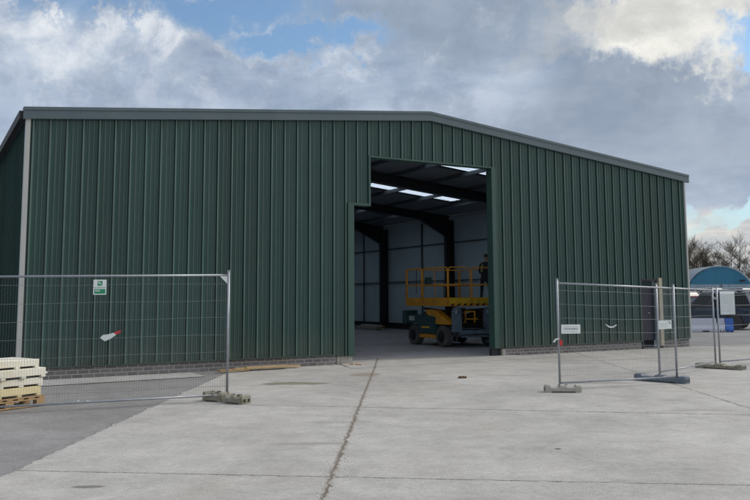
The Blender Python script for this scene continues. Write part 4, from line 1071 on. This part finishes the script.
# ------------------------------------------------------------------ light
SUN_EL, SUN_AZ = math.radians(38), math.radians(70)      # azimuth measured from +Y towards +X
w = bpy.data.worlds.new('World'); sc.world = w; w.use_nodes = True; nt = w.node_tree; L = nt.links.new
bg = nt.nodes['Background']; bg.inputs['Strength'].default_value = .1
sky = N(nt, 'ShaderNodeTexSky', sky_type='NISHITA'); sky.sun_disc = False; sky.sun_elevation = SUN_EL; sky.sun_rotation = SUN_AZ; sky.dust_density = .6; sky.air_density = 1.1
tc = N(nt, 'ShaderNodeTexCoord'); D_ = tc.outputs['Generated']
def vm(op, a, c=None):
    x = N(nt, 'ShaderNodeVectorMath', operation=op)
    for i, q in ((0, a), (1, c)):
        if q is None: continue
        if isinstance(q, tuple): x.inputs[i].default_value = q
        else: L(q, x.inputs[i])
    return x
def mt(op, a, c=None, clamp=False):
    x = N(nt, 'ShaderNodeMath', operation=op); x.use_clamp = clamp
    for i, q in ((0, a), (1, c)):
        if q is None: continue
        if isinstance(q, (int, float)): x.inputs[i].default_value = q
        else: L(q, x.inputs[i])
    return x.outputs[0]
def wn(vec, s, det=8, ro=.6, dist=0, out=0):
    n = N(nt, 'ShaderNodeTexNoise'); n.inputs['Scale'].default_value = s; n.inputs['Detail'].default_value = det; n.inputs['Roughness'].default_value = ro; n.inputs['Distortion'].default_value = dist
    L(vec, n.inputs['Vector']); return n.outputs[out]
def mr(s, a, b_, c=0, d=1, smooth=True):
    r = N(nt, 'ShaderNodeMapRange'); r.interpolation_type = 'SMOOTHSTEP' if smooth else 'LINEAR'; L(s, r.inputs[0])
    for i, v in zip((1, 2, 3, 4), (a, b_, c, d)): r.inputs[i].default_value = v
    return r.outputs[0]
def cmix(f, a, c):
    x = N(nt, 'ShaderNodeMix', data_type='RGBA'); L(f, x.inputs[0]) if not isinstance(f, float) else setattr(x.inputs[0], 'default_value', f)
    for i, q in ((6, a), (7, c)):
        if isinstance(q, tuple): x.inputs[i].default_value = (*[v * 10 for v in q], 1)
        else: L(q, x.inputs[i])
    return x.outputs[2]
sx = N(nt, 'ShaderNodeSeparateXYZ'); L(D_, sx.inputs[0])
den = mt('ADD', mt('MAXIMUM', sx.outputs[2], 0), .16)
pc = N(nt, 'ShaderNodeCombineXYZ'); L(mt('DIVIDE', sx.outputs[0], den), pc.inputs[0]); L(mt('DIVIDE', sx.outputs[1], den), pc.inputs[1])
Pp = pc.outputs[0]
warp = wn(D_, 5, 8, .62, 0, 1); warp = vm('SCALE', vm('SUBTRACT', warp, (.5, .5, .5)).outputs[0]); warp.inputs[3].default_value = .22
DW = vm('ADD', D_, warp.outputs[0]).outputs[0]
warp2 = wn(D_, 14, 8, .65, 0, 1); warp2 = vm('SCALE', vm('SUBTRACT', warp2, (.5, .5, .5)).outputs[0]); warp2.inputs[3].default_value = .12
DF = vm('ADD', DW, warp2.outputs[0]).outputs[0]
def blob(c, sc_, a=.6, b_=1.1, vec=None):
    v = vm('MULTIPLY', vm('SUBTRACT', vec or DW, c).outputs[0], tuple(1 / s for s in sc_)); return mr(vm('LENGTH', v.outputs[0]).outputs['Value'], a, b_, 1, 0)
n1 = wn(Pp, 1.15, 10, .58, .25); n2 = wn(Pp, 3.1, 9, .62, .3); n3 = wn(D_, 7, 10, .62, .4)
f = mt('ADD', mt('MULTIPLY', n1, .55), mt('ADD', mt('MULTIPLY', n2, .2), mt('MULTIPLY', n3, .25)))
tone = mr(f, .40, .60, 0, 1)
cloud = cmix(tone, (.25, .325, .45), (.49, .57, .69))
cloud = cmix(mt('MULTIPLY', blob((.303, .933, .190), (.22, .5, .075), .5, 1.25), .55), cloud, (.29, .345, .42))
cloud = cmix(mt('MULTIPLY', blob((.119, .939, .34), (.20, .5, .06), .4, 1.2), .6), cloud, (.30, .365, .45))
cloud = cmix(mt('MULTIPLY', blob((-.34, .90, .185), (.30, .5, .07), .4, 1.2), .5), cloud, (.40, .48, .62))
nb1 = wn(D_, 16, 12, .68, .15); nb2 = wn(D_, 11, 12, .70, .1)
bill = mt('MULTIPLY', mr(nb1, .50, .62, 0, 1), mr(n1, .40, .60, .25, 1))
cloud = cmix(mt('MULTIPLY', bill, mt('MULTIPLY', mr(sx.outputs[2], .17, .32, .10, .55), mr(sx.outputs[0], .25, -.1, .35, 1))), cloud, (.74, .78, .84))
cloud = cmix(mt('MULTIPLY', mr(nb2, .50, .38, 0, .30), mr(sx.outputs[2], .12, .22, 0, 1)), cloud, (.23, .28, .37))
# sunlit edges and the bright cloud
cloud = cmix(mt('MULTIPLY', blob((-.33, .886, .290), (.16, .5, .035), .4, 1.2, DF), mr(n3, .44, .60, .1, .95)), cloud, (.78, .81, .85))
cloud = cmix(mt('MULTIPLY', blob((-.13, .941, .310), (.15, .5, .032), .4, 1.2, DF), mr(n3, .44, .58, .15, 1)), cloud, (.86, .87, .88))
hz = cmix(mr(n3, .35, .65), (.56, .57, .56), (.93, .92, .86))
cloud = cmix(mt('MULTIPLY', blob((.315, .905, .283), (.105, .5, .055), .6, 1.05, DF), 1.0), cloud, hz)
cloud = cmix(mt('MULTIPLY', blob((.385, .874, .325), (.085, .5, .025), .5, 1.1, DF), .8), cloud, (.74, .735, .70))
cloud = cmix(mt('MULTIPLY', blob((.255, .926, .285), (.10, .5, .030), .4, 1.2, DF), .5), cloud, (.52, .53, .52))
# low creamy band near the horizon on the right
low = mt('MULTIPLY', mr(sx.outputs[2], .105, .085, 0, 1), mr(sx.outputs[0], .0, .25, .4, 1))
lowc = cmix(mr(wn(vm('MULTIPLY', D_, (1, 1, 3.5)).outputs[0], 9, 8, .6, .3), .36, .60), (.50, .53, .56), (.82, .78, .70))
cloud = cmix(low, cloud, lowc)
# brighter cloud overhead and behind the photographer
cloud = cmix(mr(sx.outputs[2], .42, .85, 0, .9), cloud, (.95, .98, 1.05))
cloud = cmix(mt('MULTIPLY', mr(sx.outputs[1], .1, -.5, 0, .8), mr(sx.outputs[2], .02, .4, .2, 1)), cloud, (.70, .74, .80))
cloud = cmix(mt('MULTIPLY', mr(sx.outputs[0], .55, .85, 0, .85), mr(sx.outputs[2], -.02, .1, 0, 1)), cloud, (.80, .80, .78))
cloud = cmix(blob((.74, .27, .62), (.42, .42, .42), .2, 1.1, D_), cloud, (2.6, 2.5, 2.3))  # unseen glow around the sun, added to put bright lines on the ribs
# gaps of blue
gap = mt('MULTIPLY', blob((-.20, .92, .345), (.17, .5, .040), .4, 1.15, DF), mr(n3, .70, .50, 0, 1))
gap = mt('MAXIMUM', gap, mt('MULTIPLY', blob((-.085, .948, .308), (.10, .5, .024), .4, 1.15, DF), mr(n3, .66, .52, 0, 1)))
gap = mt('MAXIMUM', gap, mt('MULTIPLY', blob((-.31, .891, .345), (.10, .5, .016), .4, 1.15, DF), mr(n3, .62, .44, 0, 1)))
gap = mt('MAXIMUM', gap, mt('MULTIPLY', blob((.415, .870, .283), (.035, .5, .022), .5, 1.15, DF), mr(n3, .66, .48, 0, 1)))
gap = mt('MAXIMUM', gap, mt('MULTIPLY', blob((.40, .912, .112), (.12, .5, .013), .5, 1.1, DW), mr(n3, .72, .5, .2, 1)))
gap = mt('MAXIMUM', gap, mt('MULTIPLY', mt('MULTIPLY', mr(nb1, .54, .48, 0, .85), mr(nb2, .56, .50, 0, 1)), mt('MULTIPLY', mr(sx.outputs[2], .29, .335), mr(sx.outputs[0], .02, -.12))))
gap = mt('MAXIMUM', gap, mt('MULTIPLY', mr(sx.outputs[2], .4, .6), mr(wn(Pp, 2.0, 6, .6), .58, .68)))
skc = vm('MULTIPLY', sky.outputs[0], (1.05, 1.2, 1.3)); 
blue = cmix(mr(sx.outputs[2], .20, .08, 0, .6), skc.outputs[0], (.50, .68, .76))
L(cmix(gap, cloud, blue), bg.inputs['Color'])
sl = bpy.data.lights.new('sun', 'SUN'); sl.energy = 1.5; sl.angle = math.radians(14); sl.color = (1, .95, .88)
so = bpy.data.objects.new('sun', sl); COL.objects.link(so)
sd = Vector((math.sin(SUN_AZ) * math.cos(SUN_EL), math.cos(SUN_AZ) * math.cos(SUN_EL), math.sin(SUN_EL)))
so.rotation_euler = sd.to_track_quat('Z', 'Y').to_euler()
sc.view_settings.view_transform = 'Standard'; sc.view_settings.look = 'None'; sc.view_settings.gamma = 1; sc.view_settings.exposure = .05
